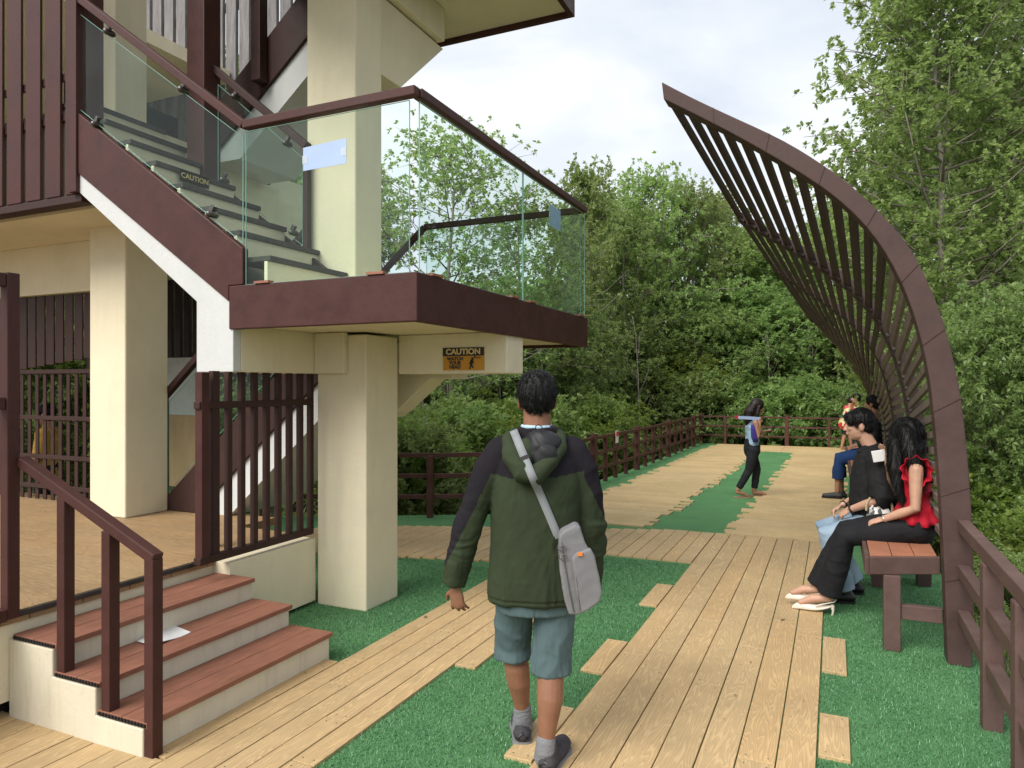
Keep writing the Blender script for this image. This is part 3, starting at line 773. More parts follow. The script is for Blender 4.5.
# ================================================================== VEGETATION
def fast_mesh(name, V, nper, mat_, lv):
    n = len(V)//nper
    me = bpy.data.meshes.new(name); me.vertices.add(len(V)); me.vertices.foreach_set('co', np.ascontiguousarray(V, dtype=np.float32).ravel())
    me.loops.add(len(V)); me.loops.foreach_set('vertex_index', np.arange(len(V), dtype=np.int32)); me.polygons.add(n)
    me.polygons.foreach_set('loop_start', (np.arange(n)*nper).astype(np.int32)); me.polygons.foreach_set('loop_total', np.full(n, nper, dtype=np.int32))
    a = me.attributes.new('lv', 'FLOAT', 'FACE'); a.data.foreach_set('value', lv.astype(np.float32))
    me.materials.append(mat_); me.update(); return me
def unit(a): return a/np.maximum(1e-6, np.linalg.norm(a, axis=1, keepdims=True))
def leaves(r, cen, axes, per, Ln, Wd, spread=1.0, tone=None):
    """rosettes of pointed leaves at cen, roughly along axes"""
    n = len(cen)*per
    c = np.repeat(cen, per, 0); a = np.repeat(axes, per, 0)
    d = unit(a*.55+r.normal(0, spread*.6, (n, 3)))
    ln = Ln*r.uniform(.7, 1.25, (n, 1)); wd = Wd*r.uniform(.75, 1.2, (n, 1))
    up = unit(np.array([[0, 0, 1.0]])+r.normal(0, .45, (n, 3)))
    sd = unit(np.cross(d, up)); nrm = np.cross(sd, d)
    p = c+d*(ln*.12)
    mid = p+d*ln*.5; tip = p+d*ln-np.array([[0, 0, 1.0]])*ln*.12
    V = np.stack([p, mid+sd*wd*.5+nrm*wd*.12, tip, mid-sd*wd*.5+nrm*wd*.12], 1).reshape(-1, 3)
    lv = r.uniform(0, .93, n)
    lv[r.random(n) < .006] = 1.0
    if tone is not None: lv = np.clip(np.repeat(tone, per)*.55+lv*.45, 0, .95)*np.where(lv == 1, 1, 1)
    return V, lv
def tree_meshes(seed, H, Rr, cb, nl, per, Ln, Wd, mat_, bark, tr=.09, sub=5, ros=6, lean=.3, airy=.0, stems=1, up=.45):
    r = np.random.default_rng(seed); pr = random.Random(seed)
    tm = MB(); cen = []; axs = []; tone = []
    for s_i in range(stems):
        a0 = pr.uniform(0, 6.28); off = Vector((math.cos(a0), math.sin(a0), 0))*(.0 if stems == 1 else .25*Rr)
        lean_v = Vector((pr.uniform(-1, 1), pr.uniform(-1, 1), 0))*lean*(1 if stems == 1 else 1.6)
        hh = H*(1 if stems == 1 else pr.uniform(.7, 1))
        tp = []
        for i in range(9):
            u = i/8
            tp.append(off*(.3+u)+lean_v*u*u+Vector((pr.uniform(-.05, .05)*Rr*u, pr.uniform(-.05, .05)*Rr*u, hh*.96*u)))
        tm.tube(tp, [tr*(1-.85*i/8) for i in range(9)], 7)
        for l in range(nl):
            u = cb+(1-cb)*(l+pr.random()*.8)/nl; u = min(.98, u)
            k = min(7, int(u*8)); base = tp[k].lerp(tp[k+1], u*8-k)
            prof = math.sin(math.pi*min(1, .22+.78*(u-cb)/(1-cb)))**.75
            ln = Rr*prof*pr.uniform(.65, 1.12); az = l*2.4+pr.uniform(-.5, .5)+s_i
            el = up*pr.uniform(.3, 1.5)+.35*(u-.5)
            dv = Vector((math.cos(az)*math.cos(el), math.sin(az)*math.cos(el), math.sin(el)))
            bp_ = [base, base+dv*ln*.5+Vector((0, 0, -.03*ln)), base+dv*ln+Vector((0, 0, .12*ln))]
            tm.tube(bp_, [tr*.42*(1-u*.6), tr*.26*(1-u*.6), tr*.07], 5, caps=False)
            lt = pr.random()
            if pr.random() < airy: continue
            for q in range(sub):
                w_ = .3+.7*(q+pr.random())/sub
                sb = bp_[0].lerp(bp_[2], w_) if w_ > .5 else bp_[0].lerp(bp_[1], w_*2)
                az2 = az+pr.uniform(-1.3, 1.3); el2 = pr.uniform(-.25, 1.0)
                sv = Vector((math.cos(az2)*math.cos(el2), math.sin(az2)*math.cos(el2), math.sin(el2)))*Rr*pr.uniform(.18, .42)
                tm.tube([sb, sb+sv], [tr*.11, tr*.04], 4, caps=False)
                for j in range(ros):
                    f = (j+1)/ros
                    p = sb+sv*f+Vector((pr.gauss(0, .09), pr.gauss(0, .09), pr.gauss(0, .07)))*Rr
                    cen.append(p); axs.append((sv.normalized()+Vector((0, 0, .5)))); tone.append(min(1, max(0, .5*lt+.5*pr.random())))
    V, lv = leaves(r, np.array([tuple(c) for c in cen]), unit(np.array([tuple(a) for a in axs])), per, Ln, Wd, 1.0, np.array(tone))
    cm = fast_mesh('crown', V, 4, mat_, lv)
    return tm.mesh('trunk', bark, smooth=True), cm
KINDS = {}
def kind(key, *a, **k): KINDS[key] = tree_meshes(*a, **k)
#            seed H   R   cb  nl per  L    W
kind('tall0', 11, 9.6, 2.3, .22, 42, 12, .125, .066, LEAF_A, BARK, tr=.10, sub=8, ros=7)
kind('tall1', 12, 9.6, 2.0, .25, 40, 12, .125, .066, LEAF_A, BARK, tr=.09, sub=8, ros=7, airy=.12)
kind('tall2', 13, 9.6, 2.6, .18, 44, 12, .125, .066, LEAF_A, BARK, tr=.11, sub=8, ros=7)
kind('airy0', 14, 8.6, 2.5, .18, 30, 11, .085, .048, LEAF_A, BARK, tr=.08, sub=9, ros=8, airy=.25, up=.6)
kind('big', 15, 11.5, 2.3, .24, 76, 13, .098, .060, LEAF_A, BARK, tr=.11, sub=9, ros=8, lean=.2)
kind('bushy0', 16, 5.5, 2.0, .06, 32, 13, .105, .054, LEAF_C, BARK2, tr=.05, sub=7, ros=7, stems=2)
kind('bushy1', 17, 5.5, 2.0, .06, 32, 13, .105, .054, LEAF_B, BARK2, tr=.05, sub=7, ros=7, stems=2)
kind('shrub0', 18, 2.2, 1.1, .05, 16, 9, .10, .048, LEAF_B, BARK2, tr=.022, sub=5, ros=5, stems=3)
kind('shrub1', 19, 2.2, 1.1, .05, 16, 9, .11, .05, LEAF_C, BARK2, tr=.022, sub=5, ros=5, stems=3)
kind('shrub2', 20, 2.2, 1.1, .05, 16, 9, .10, .048, LEAF_A, BARK2, tr=.022, sub=5, ros=5, stems=3)
kind('bare', 21, 6.5, 1.5, .25, 12, 7, .13, .06, LEAF_A, BARK, tr=.055, sub=3, ros=1, lean=.8, airy=.5, up=.8)
def gz(x, y): return -.78
def plant(name, key, label, cat, px, d, top_px=None, sc=1.0, wide=1.0, group=None, rz=None):
    a = at(px, 500, d=d); z = gz(a.x, a.y)
    tm, cm = KINDS[key]
    H = {'t': 9.6, 'a': 8.6, 'b': 5.5, 's': 2.2}[key[0]] if key != 'big' else 11.5
    if key == 'bare': H = 6.5
    if top_px is not None: sc = (EYE+(HZ-top_px)/FPX*d-z)/H
    t = thing(name, label, cat, (a.x, a.y, z), random.uniform(0, 6.28) if rz is None else rz, group)
    t.scale = (sc*wide, sc*wide, sc)
    link('trunk', tm, t); link('crown', cm, t)
    return t
random.seed(21)
# trees one can tell apart
plant('mangrove_tree', 'airy0', 'airy pale-limbed tree seen through the landing glass', 'tree', 450, 14.5, 128, wide=1.1)
plant('mangrove_tree', 'airy0', 'airy tree standing just left of the far corner of the landing', 'tree', 520, 17.5, 196, wide=1.15)
plant('mangrove_tree', 'big', 'tall broad tree with a pale trunk towering behind the shelter at right', 'tree', 945, 11.3, -90, wide=.92, rz=1.0)
plant('mangrove_tree', 'big', 'large tree filling the top right corner of the view', 'tree', 1045, 12.5, -60, wide=1.0, rz=3.0)
plant('mangrove_tree', 'big', 'tall tree behind the upper curve of the shelter', 'tree', 925, 20, 40, wide=.95, rz=4.4)
plant('mangrove_tree', 'tall1', 'tall slim tree topping the skyline right beside the landing corner', 'tree', 585, 21, 165, wide=.75)
plant('mangrove_tree', 'tall2', 'rounded tree highest on the skyline between landing and shelter tip', 'tree', 655, 24, 172, wide=.85)
# the stand beyond the deck
G = 'trees standing beyond the far fence'
LB = 'leafy green tree in the dense stand beyond the fences'
for px, d, tp in ((600, 26, 198), (625, 23, 212), (690, 25, 186), (715, 27, 192), (738, 25, 232), (765, 26, 240), (795, 26, 236), (822, 27, 225), (850, 25, 215), (600, 25, 205), (905, 22, 130),
                  (640, 29, 205), (700, 31, 215), (760, 32, 225), (600, 30, 205), (500, 24, 290), (470, 21, 300), (430, 19, 295), (405, 23, 280), (960, 19, 60), (1010, 20, 70), (830, 31, 205), (1070, 17, 80)):
    plant('mangrove_tree', 'tall%d' % random.randrange(3), LB, 'tree', px, d, tp, wide=random.uniform(.8, 1.0), group=G)
# behind the tower, glimpsed through its screens
for px, d, tp in ((-60, 15, 120), (20, 17, 140), (90, 16, 90), (170, 15, 60), (240, 17, 80), (300, 16, 110), (360, 18, 160), (-20, 21, 100), (130, 22, 60), (210, 23, 60)):
    plant('mangrove_tree', 'tall%d' % random.randrange(3), 'leafy tree behind the tower, glimpsed between its slats', 'tree', px, d, tp, group='trees behind the tower')
# bushy trees filling the middle height
for px in range(395, 900, 34):
    d = random.uniform(21.5, 25); q = random.choice(('bushy0', 'bushy1', 'bushy0'))
    plant('bushy_tree', q, 'dark bushy tree low in the stand beyond the far fence' if q == 'bushy0' else 'yellow-green bushy tree low in the stand beyond the far fence', 'tree', px+random.uniform(-12, 12), d, random.uniform(270, 340), wide=1.1,
          group='dark bushy trees' if q == 'bushy0' else 'yellow-green bushy trees')
for px, d, tp, q in ((1000, 8.5, 270, 'bushy0'), (975, 11, 300, 'bushy0'), (1060, 8, 300, 'bushy0'), (930, 15, 290, 'bushy1'), (900, 18, 300, 'bushy0'), (1020, 13, 250, 'bushy0'), (985, 14.5, 330, 'bushy0')):
    plant('bushy_tree', q, ('yellow-green' if q == 'bushy1' else 'dark')+' bushy tree beyond the right side of the shelter', 'tree', px, d, tp, wide=.8, group=('yellow-green' if q == 'bushy1' else 'dark')+' bushes right of the shelter')
for px, d, tp in ((440, 17, 310), (405, 15, 320), (480, 18, 320), (520, 17, 315), (555, 18.5, 290), (300, 14, 250), (200, 14, 280), (80, 14, 280), (0, 13, 290), (250, 16, 260), (140, 15, 280)):
    plant('bushy_tree', random.choice(('bushy0', 'bushy1')), 'bushy tree beyond the angled fence and the tower', 'tree', px, d, tp, wide=.9, group='bushy trees on the left')
# bare pale stems in front of the foliage
for px, d, tp in ((566, 17.5, 300), (588, 19, 320), (425, 13, 330), (450, 14, 310), (480, 13.5, 350), (770, 21.5, 330), (700, 22, 330), (640, 20, 310), (545, 15.5, 330), (812, 22, 330), (408, 14.5, 290), (500, 16, 300)):
    plant('bare_sapling', 'bare', 'thin pale almost leafless sapling at the edge of the thicket', 'sapling', px, d, tp, wide=.8, group='pale saplings')
# shrubs hugging the fences
for i in range(46):
    px = 398+i*4.6; d = 9.9+1.2*random.random()+i*.155
    q = random.choice(('shrub0', 'shrub0', 'shrub0', 'shrub2'))
    plant('shrub', q, 'low leafy shrub growing outside the left fences', 'shrub', px, d, None, sc=random.uniform(.65, 1.0), group='shrubs along the left fences')
for i in range(22):
    plant('shrub', random.choice(('shrub1', 'shrub1', 'shrub2')), 'low dark shrub growing outside the far fence', 'shrub', 690+i*9, 20.6+random.uniform(.3, 1.6), None, sc=random.uniform(.8, 1.25), group='shrubs along the far fence')
for px, d, sc in ((985, 6.4, .42), (1012, 7.6, .6), (990, 8.4, .75), (1030, 6.8, .5), (975, 9.6, .8), (1005, 10, .9), (968, 12, 1)):
    plant('shrub', random.choice(('shrub0', 'shrub2')), 'small leafy shrub on the bank right of the fence', 'shrub', px, d, None, sc=sc, group='shrubs on the right bank')
# far wood: one mass behind everything
r = np.random.default_rng(9)
n = 9000
ang = r.uniform(R(-62), R(62), n); dist = r.uniform(34, 50, n); zz = r.uniform(-.8, 1, n)**1 * 3.9+2.9
a0 = np.stack([np.sin(ang-TH)*dist, np.cos(ang-TH)*dist, zz], 1)
V, lv = leaves(r, a0, unit(r.normal(0, 1, (n, 3))+np.array([[0, 0, .6]])), 14, .42, .22)
o = link('far_woods', fast_mesh('far_woods', V, 4, LEAF_A, lv)); o['kind'] = 'stuff'
# undergrowth on the forest floor (leaf litter height foliage)
n = 7000
ang = r.uniform(R(-60), R(62), n); dist = r.uniform(9, 33, n)
P_ = np.stack([np.sin(ang-TH)*dist, np.cos(ang-TH)*dist, r.uniform(-.8, .2, n)+np.clip((dist-20)*.1, 0, 1.6)*r.random(n)], 1)
ok = ~((P_[:, 0] > -4.4) & (P_[:, 0] < 1.2) & (P_[:, 1] < 21)) & ~((P_[:, 0] < -3) & (P_[:, 1] < 9.0+.0*P_[:, 0]))
P_ = P_[ok]
V, lv = leaves(r, P_, unit(r.normal(0, .5, (len(P_), 3))+np.array([[0, 0, 1.0]])), 9, .22, .10)
o = link('undergrowth', fast_mesh('undergrowth', V, 4, LEAF_A, lv)); o['kind'] = 'stuff'
# rank grass on the right bank
n = 16000
X = r.uniform(1.0, 4.5, n); Y = r.uniform(3, 12, n); Z = -.72+.35*np.clip((6-X)/3, 0, 1)
hgt = r.uniform(.08, .28, n)*(.6+.4*np.sin(X*2.1+Y)); ang = r.uniform(0, 6.28, n); w_ = r.uniform(.003, .007, n)
b0 = np.stack([X, Y, Z], 1); sd = np.stack([np.cos(ang)*w_, np.sin(ang)*w_, 0*w_], 1); ld = np.stack([-np.sin(ang), np.cos(ang), 0*ang], 1)*(hgt*.45)[:, None]
tipz = np.stack([0*hgt, 0*hgt, hgt], 1)
V = np.stack([b0-sd, b0+sd, b0+tipz+ld], 1).reshape(-1, 3)
m = leaf_mat('grass_blade', (.05, .08, .02), (.11, .16, .035), (.20, .24, .07), .3)
o = link('grass', fast_mesh('grass', V, 3, m, r.uniform(0, .95, n))); o['kind'] = 'stuff'

# ================================================================== PEOPLE
from mathutils.bvhtree import BVHTree
SKIN = skin('skin_tan', (.36, .185, .115)); SKIN2 = skin('skin_light', (.47, .27, .185)); SKIN3 = skin('skin_brown', (.235, .108, .062))
HAIR = simple('black_hair', (.0065, .006, .006), .42, .4, 30, .3, 160, spec=.2, stretch=(1, 1, .12))
HAIR2 = simple('dark_brown_hair', (.016, .009, .007), .42, .4, 30, .3, 160, spec=.32, stretch=(1, 1, .12))
def fuse(name, mb, voxel, mats, parent, smooth=3, disp=None, matfn=None, off=None):
    me = mb.mesh('tmp', [])
    o = bpy.data.objects.new('tmp', me); COL.objects.link(o)
    rm = o.modifiers.new('r', 'REMESH'); rm.mode = 'VOXEL'; rm.voxel_size = voxel
    if smooth: sm = o.modifiers.new('s', 'SMOOTH'); sm.factor = .5; sm.iterations = smooth
    dg = bpy.context.evaluated_depsgraph_get(); dg.update()
    out = bpy.data.meshes.new_from_object(o.evaluated_get(dg)); bpy.data.objects.remove(o); bpy.data.meshes.remove(me)
    out.name = name
    if disp:
        co = [v.co.copy() for v in out.vertices]; no = [v.normal.copy() for v in out.vertices]
        for v, c, n_ in zip(out.vertices, co, no): v.co = c+n_*disp(c, n_)
    out.materials.clear()
    for m in (mats if isinstance(mats, (list, tuple)) else [mats]): out.materials.append(m)
    out.polygons.foreach_set('use_smooth', [True]*len(out.polygons))
    if matfn: out.polygons.foreach_set('material_index', [matfn(p.center, p.normal) for p in out.polygons])
    if off: out.transform(Matrix.Translation(-Vector(off)))
    out.update()
    return link(name, out, parent)
def folds(amp, fx_, fy_, fz_, seed=0, ridge=True):
    sv = Vector((seed*3.1, seed*1.7, seed*2.3))
    def f(c, n_):
        p = Vector((c.x*fx_, c.y*fy_, c.z*fz_))+sv
        p += Vector((noise.noise(p*.7), noise.noise(p*.7+sv), noise.noise(p*.6-sv)))*.8
        a = noise.noise(p); b_ = noise.noise(p*2.1+sv)
        if ridge: return amp*((.5-abs(a))*1.2+.5*(.4-abs(b_)))
        return amp*(a+.5*b_)
    return f
def flow(amp, f, seed=0):
    """hair: fine vertical streaks plus clumps"""
    def g(c, n_):
        p = Vector((c.x*f, c.y*f, c.z*f*.10+seed))
        return amp*(noise.noise(p)+.6*noise.noise(p*2.3))
    return g
def head(S, c, yaw=0, pitch=0, k=1.0):
    M = Euler((R(pitch), 0, R(yaw))).to_matrix(); c = Vector(c)
    def E_(p, r): S.ell(c+M@(Vector(p)*k), tuple(x*k for x in r), (pitch, 0, yaw))
    E_((0, -.012, .025), (.076, .093, .094)); E_((0, .018, -.035), (.060, .074, .085)); E_((0, .048, -.088), (.030, .032, .026))
    E_((0, .012, -.075), (.054, .055, .04)); E_((0, .074, .022), (.05, .018, .014))
    S.tube([c+M@(Vector(p)*k) for p in ((0, .082, .012), (0, .098, -.018), (0, .104, -.032))], [.009*k, .012*k, .0135*k], 8)
    for s in (-1, 1):
        E_((s*.011, .094, -.035), (.009, .011, .008)); E_((s*.034, .070, -.025), (.02, .018, .018)); E_((s*.078, -.008, -.012), (.009, .021, .033)); E_((s*.070, -.003, -.03), (.01, .012, .02))
    E_((0, .088, -.058), (.022, .010, .006)); E_((0, .087, -.068), (.020, .011, .007))
    return M
def hand(S, w, d, n, sc=1.0, curl=.5, side=1, spread=.12):
    w = Vector(w); d = Vector(d).normalized(); n = Vector(n); n = (n-d*n.dot(d)).normalized(); s = d.cross(n)
    S.tube([w-d*.03*sc, w+d*.02*sc, w+d*.055*sc, w+d*.085*sc], [.025*sc, .030*sc, .038*sc, .036*sc], 12, .42, side=s)
    for i, ln in enumerate((.070, .079, .073, .056)):
        o_ = (.027-.018*i)*side
        p = w+d*.082*sc+s*o_*sc; pts = [p]; a = .25*curl
        dd = (d+s*spread*(1.5-i)*side*.6).normalized()
        for seg_ in (.45, .32, .23):
            a += curl*.75
            pts.append(pts[-1]+(dd*math.cos(a)-n*math.sin(a))*ln*seg_*sc)
        S.tube(pts, [.0095*sc, .009*sc, .008*sc, .0068*sc], 8)
    b_ = w+d*.022*sc+s*.028*side*sc
    t1 = b_+(d*.7+s*.75*side-n*.25).normalized()*.038*sc
    S.tube([b_-s*.01*side*sc, t1, t1+(d*.95+s*.25*side-n*.3).normalized()*.032*sc], [.014*sc, .0105*sc, .008*sc], 8)
def shoe(S, heel, yaw, ln=.27, w=.047, h=.085):
    heel = Vector(heel); f = Vector((-math.sin(R(yaw)), math.cos(R(yaw)), 0)); s = Vector((f.y, -f.x, 0))
    q = lambda a, b_, z: heel+f*(a*ln)+s*b_+Vector((0, 0, z))
    S.tube([q(.10, 0, h*.42), q(.3, 0, h*.42), q(.6, 0, h*.36), q(.86, 0, h*.30)], [w*.88, w*.92, w*1.03, w*.82], 14, .86*h/(2*w)*1.05, side=s)
    S.tube([q(.13, 0, h*.55), q(.2, 0, h*1.05)], [w*.8, w*.72], 12)
    return f, s
def sole(S, heel, yaw, ln=.27, w=.047, t=.024):
    heel = Vector(heel); f = Vector((-math.sin(R(yaw)), math.cos(R(yaw)), 0)); s = Vector((f.y, -f.x, 0))
    out = []
    for a, b_ in ((-.02, .35), (-.0, .75), (.08, .92), (.3, .90), (.5, .95), (.7, 1.1), (.85, .95), (.96, .6), (1.01, .2)): out.append((a, b_))
    poly = [heel+f*(a*ln)+s*(b_*w) for a, b_ in out]+[heel+f*(a*ln)-s*(b_*w) for a, b_ in out[::-1]]
    S.prism([(p.x, p.y) for p in poly], 'z', heel.z, heel.z+t)

def person(label, loc, rz, group=None):
    return thing('person', label, 'person', loc, rz, group)

# ------------------------------------------------------------------ the walking man, seen from behind
mo = at(538, 752, z=0); mo = Vector((-1.200, 2.913, 0))
P1 = person('man walking away in olive and charcoal hooded jacket, teal shorts and grey trainers', tuple(mo), TH)
B = MB()
hc = (.0, .012, 1.588)
head(B, hc, 0, 2)
B.tube([(0, -.01, 1.36), (0, -.002, 1.45), (0, .0, 1.54)], [.075, .062, .060], 16)
B.stack([(0, 0, .78, .15, .11), (0, 0, 1.0, .16, .11), (0, 0, 1.25, .18, .11), (0, 0, 1.38, .12, .09), (0, 0, 1.42, .06, .06)])
B.tube([(-.15, 0, 1.35), (-.235, -.01, 1.2), (-.305, 0, 1.02), (-.345, .02, .88), (-.366, .03, .77)], [.06, .05, .042, .036, .026], 12)
B.tube([(.15, 0, 1.35), (.215, 0, 1.2), (.24, 0, 1.0), (.238, .05, .85), (.232, .09, .74)], [.06, .05, .042, .036, .026], 12)
hand(B, (-.362, .028, .752), (.10, .06, -1), (-.35, -.93, 0), .92, .42, 1, .42)
hand(B, (.232, .09, .735), (-.02, .15, -1), (.9, -.3, 0), 1.0, .5, -1)
# legs: right leg near and planted, left leg ahead
B.tube([(.085, -.02, .80), (.07, -.03, .56), (.058, -.035, .45), (.055, -.075, .375), (.052, -.10, .30), (.040, -.118, .19), (.032, -.125, .10), (.032, -.11, .05)],
       [.085, .070, .053, .059, .057, .041, .032, .032], 16)
B.tube([(-.09, .02, .80), (-.10, .075, .56), (-.100, .10, .43), (-.088, .095, .36), (-.080, .10, .29), (-.068, .118, .20), (-.062, .13, .12), (-.062, .15, .06)],
       [.085, .070, .053, .057, .054, .039, .032, .032], 16)
fuse('body', B, .0055, [SKIN3], P1, 2)
OLIVE = cloth('olive_shell', (.030, .040, .021), .85, .14, .12, 500, 4, spec=.15); CHAR = cloth('charcoal_shell', (.0145, .0125, .016), .88, .12, .12, 500, 4, spec=.12)
J = MB()
J.stack([(-.012, 0, .703, .196, .150), (-.012, 0, .72, .205, .158), (-.010, 0, .80, .203, .156), (-.006, 0, .95, .198, .148), (-.004, 0, 1.10, .200, .145), (0, 0, 1.22, .203, .142), (0, 0, 1.31, .196, .128),
         (0, 0, 1.375, .155, .108), (0, 0, 1.42, .105, .09), (0, 0, 1.462, .080, .078)], 40, 2.4)
J.tube([(-.150, 0, 1.345), (-.205, -.005, 1.265), (-.264, -.01, 1.14), (-.307, 0, 1.02), (-.342, .018, .89), (-.368, .03, .785), (-.371, .032, .762)], [.080, .075, .064, .060, .056, .052, .052], 20, caps=False)
J.tube([(.148, 0, 1.35), (.195, -.005, 1.27), (.228, 0, 1.13), (.245, 0, 1.0), (.244, .04, .86), (.236, .085, .74), (.235, .088, .72)], [.080, .076, .066, .061, .056, .052, .052], 20, caps=False)
for s_ in (-1, 1): J.ell((s_*.150, 0, 1.345), (.080, .080, .080))
jf1 = folds(.012, 9, 9, 4.5, 1); jf2 = folds(.009, 6, 6, 13, 2); jf3 = folds(.002, 22, 22, 16, 6)
def jd(c, n_):
    arm = min(1, max(0, (abs(c.x)-.20)/.05))
    low = min(1, max(0, (1.05-c.z)/.35))
    hem = -.006 if .722 < c.z < .734 and abs(c.x) < .215 else 0
    return jf3(c, n_)+jf1(c, n_)*(.55+.4*low)+jf2(c, n_)*arm*(.5+.9*max(0, 1-abs(c.z-.98)/.3))-.003+hem
def jm(c, n_):
    ax = abs(c.x)
    line = 1.262+(.012 if c.x > 0 else 0)-.02*math.cos(c.x*9) if ax < .2 else 1.255-(ax-.2)*1.95
    outer = ax < .2 or (n_.x*math.copysign(1, c.x) > -.1)
    return 1 if (c.z > line and outer) else 0
JO = fuse('jacket', J, .006, [OLIVE, CHAR], P1, 4, jd, jm)
seam = MB()
H_ = MB()
hp = [(x, y, z-.018) for x, y, z in [(.088, .03, 1.455), (.105, -.035, 1.445), (.098, -.095, 1.405), (.055, -.150, 1.345), (-.01, -.175, 1.29), (-.065, -.165, 1.30), (-.108, -.125, 1.365), (-.122, -.06, 1.425), (-.098, .025, 1.455)]]
H_.tube(hp, [.018, .022, .026, .032, .040, .045, .042, .032, .02], 14)
H_.ell((-.062, -.118, 1.34), (.065, .045, .085), (0, 25, 0))
fuse('hood', H_, .005, [OLIVE], P1, 4, folds(.009, 7, 7, 10, 5))
HL = MB()
HL.ell((.015, -.098, 1.378), (.088, .062, .075), (12, -14, 0)); HL.ell((.03, -.135, 1.345), (.055, .04, .06)); HL.tube([(-.07, .0, 1.442), (0, -.072, 1.436), (.075, -.0, 1.445)], .020, 12)
fuse('hood_lining', HL, .005, [cloth('black_lining', (.018, .018, .020), .5, .15, .1, 400)], P1, 3, folds(.016, 13, 5, 8, 8))
cb = MB(); cb.tube([(-.062, .02, 1.466), (-.045, -.045, 1.466), (0, -.064, 1.464), (.045, -.045, 1.464), (.062, .02, 1.466)], .010, 10)
part_ = link('shirt_collar', cb.mesh('shirt_collar', cloth('pale_blue_cotton', (.42, .58, .68)), smooth=True), P1)
lp = MB(); lp.tube([(-.012, -.085, 1.445), (-.008, -.09, 1.473), (.004, -.09, 1.479), (.018, -.09, 1.471), (.024, -.085, 1.445)], .0022, 6); link('hang_loop', lp.mesh('hang_loop', BLACK, smooth=True), P1)
SH_ = MB()
SH_.stack([(-.004, 0, .66, .175, .135), (-.005, 0, .72, .182, .14), (-.005, 0, .80, .178, .135), (-.005, 0, .88, .165, .12)], 36, 2.4)
SH_.tube([(.085, -.005, .72), (.072, -.028, .58), (.060, -.04, .45), (.060, -.042, .395)], [.090, .089, .087, .089], 22, caps=False)
SH_.tube([(-.095, .01, .72), (-.105, .065, .58), (-.106, .10, .47), (-.106, .102, .405)], [.088, .086, .082, .083], 22, caps=False)
sf = folds(.009, 7, 7, 6, 3); sf2 = folds(.006, 16, 16, 5, 9)
def sm_(c, n_): return 0
fuse('shorts', SH_, .0055, [cloth('teal_grey_cotton', (.075, .115, .122), .85, .12, .2, 420, 5)], P1, 3, lambda c, n_: sf(c, n_)*(.5+.8*max(0, .72-c.z)/.3)+sf2(c, n_)*.5-.004-(.004 if abs(c.x+.012) < .006 and c.z < .7 and n_.y < -.3 else 0), None)
# hair: cap + short blades
HA = MB(); hv = Vector(hc)
HA.ell(hv+Vector((0, -.020, .034)), (.088, .100, .098)); HA.ell(hv+Vector((0, -.052, .0)), (.074, .055, .064)); HA.ell(hv+Vector((0, .03, .075)), (.07, .07, .045))
def hmf(c, n_): return 0
hair_o = fuse('hair', HA, .004, [HAIR], P1, 2, flow(.005, 75))
def tufts(obj_, count, ln, w_, mat_, seed, droop=.6, zmin=-9, swirl=None):
    r_ = random.Random(seed); me = obj_.data; tri = list(me.polygons); m_ = MB()
    for _ in range(count):
        p = tri[r_.randrange(len(tri))]; c = p.center; n_ = p.normal
        if c.z < zmin: continue
        t = Vector((0, 0, -1))+(swirl(c) if swirl else Vector((0, 0, 0))); t = t-n_*t.dot(n_)
        if t.length < .05: t = Vector((r_.uniform(-1, 1), r_.uniform(-1, 1), 0))
        t.normalize(); s = n_.cross(t); l = ln*r_.uniform(.6, 1.3); j = s*r_.uniform(-.22, .22)
        a = c-n_*.002; b_ = c+t*l*.55+n_*l*(1-droop)*.5+j*l*.5; e = c+t*l+n_*l*(1-droop)*.45+j*l
        m_.add([a-s*w_, a+s*w_, b_+s*w_*.7, b_-s*w_*.7, e], [(0, 1, 2, 3), (3, 2, 4)])
    me2 = m_.mesh('hair_tufts', mat_); o = link('hair_tufts', me2, obj_.parent)
    return o
tufts(hair_o, 6500, .026, .0011, HAIR, 2, .86, swirl=lambda c: Vector((c.x*6+.25, (c.y+.03)*6, 0)))
SHOEG = cloth('grey_mesh', (.05, .047, .053), .8, .25, .4, 300, 30); SOLEG = simple('grey_rubber', (.16, .16, .16), .7, .2); SOCK = cloth('grey_sock', (.20, .205, .22), .9, .1, .6, 300)
for hx, yw in (((.030, -.165, 0), -22), ((-.062, .08, 0), 2)):
    s1 = MB(); f_, s_ = shoe(s1, (hx[0], hx[1], .018), yw, .27, .047, .082)
    so_ = fuse('shoe', s1, .005, [SHOEG], P1, 2, folds(.003, 20, 20, 20, 4))
    s2 = MB(); sole(s2, (hx[0], hx[1], .0), yw, .272, .050, .026); o = link('sole', s2.mesh('sole', SOLEG), so_)
    bv = o.modifiers.new('b', 'BEVEL'); bv.width = .008; bv.segments = 2
    tb = MB(); hh = Vector(hx)+Vector((0, 0, .045)); tb.tube([hh+f_*.0-s_*.02, hh-f_*.003+Vector((0, 0, .02)), hh+s_*.02], .012, 8); link('heel_tab', tb.mesh('heel_tab', BLACK, smooth=True), so_)
for pts in ([(.034, -.123, .135), (.032, -.125, .10), (.032, -.11, .06)], [(-.0635, .127, .165), (-.062, .13, .12), (-.062, .145, .06)]):
    k = MB(); k.tube(pts, [.040, .042, .048], 18); fuse('sock', k, .004, [SOCK], P1, 1, folds(.003, 10, 10, 60, 2))
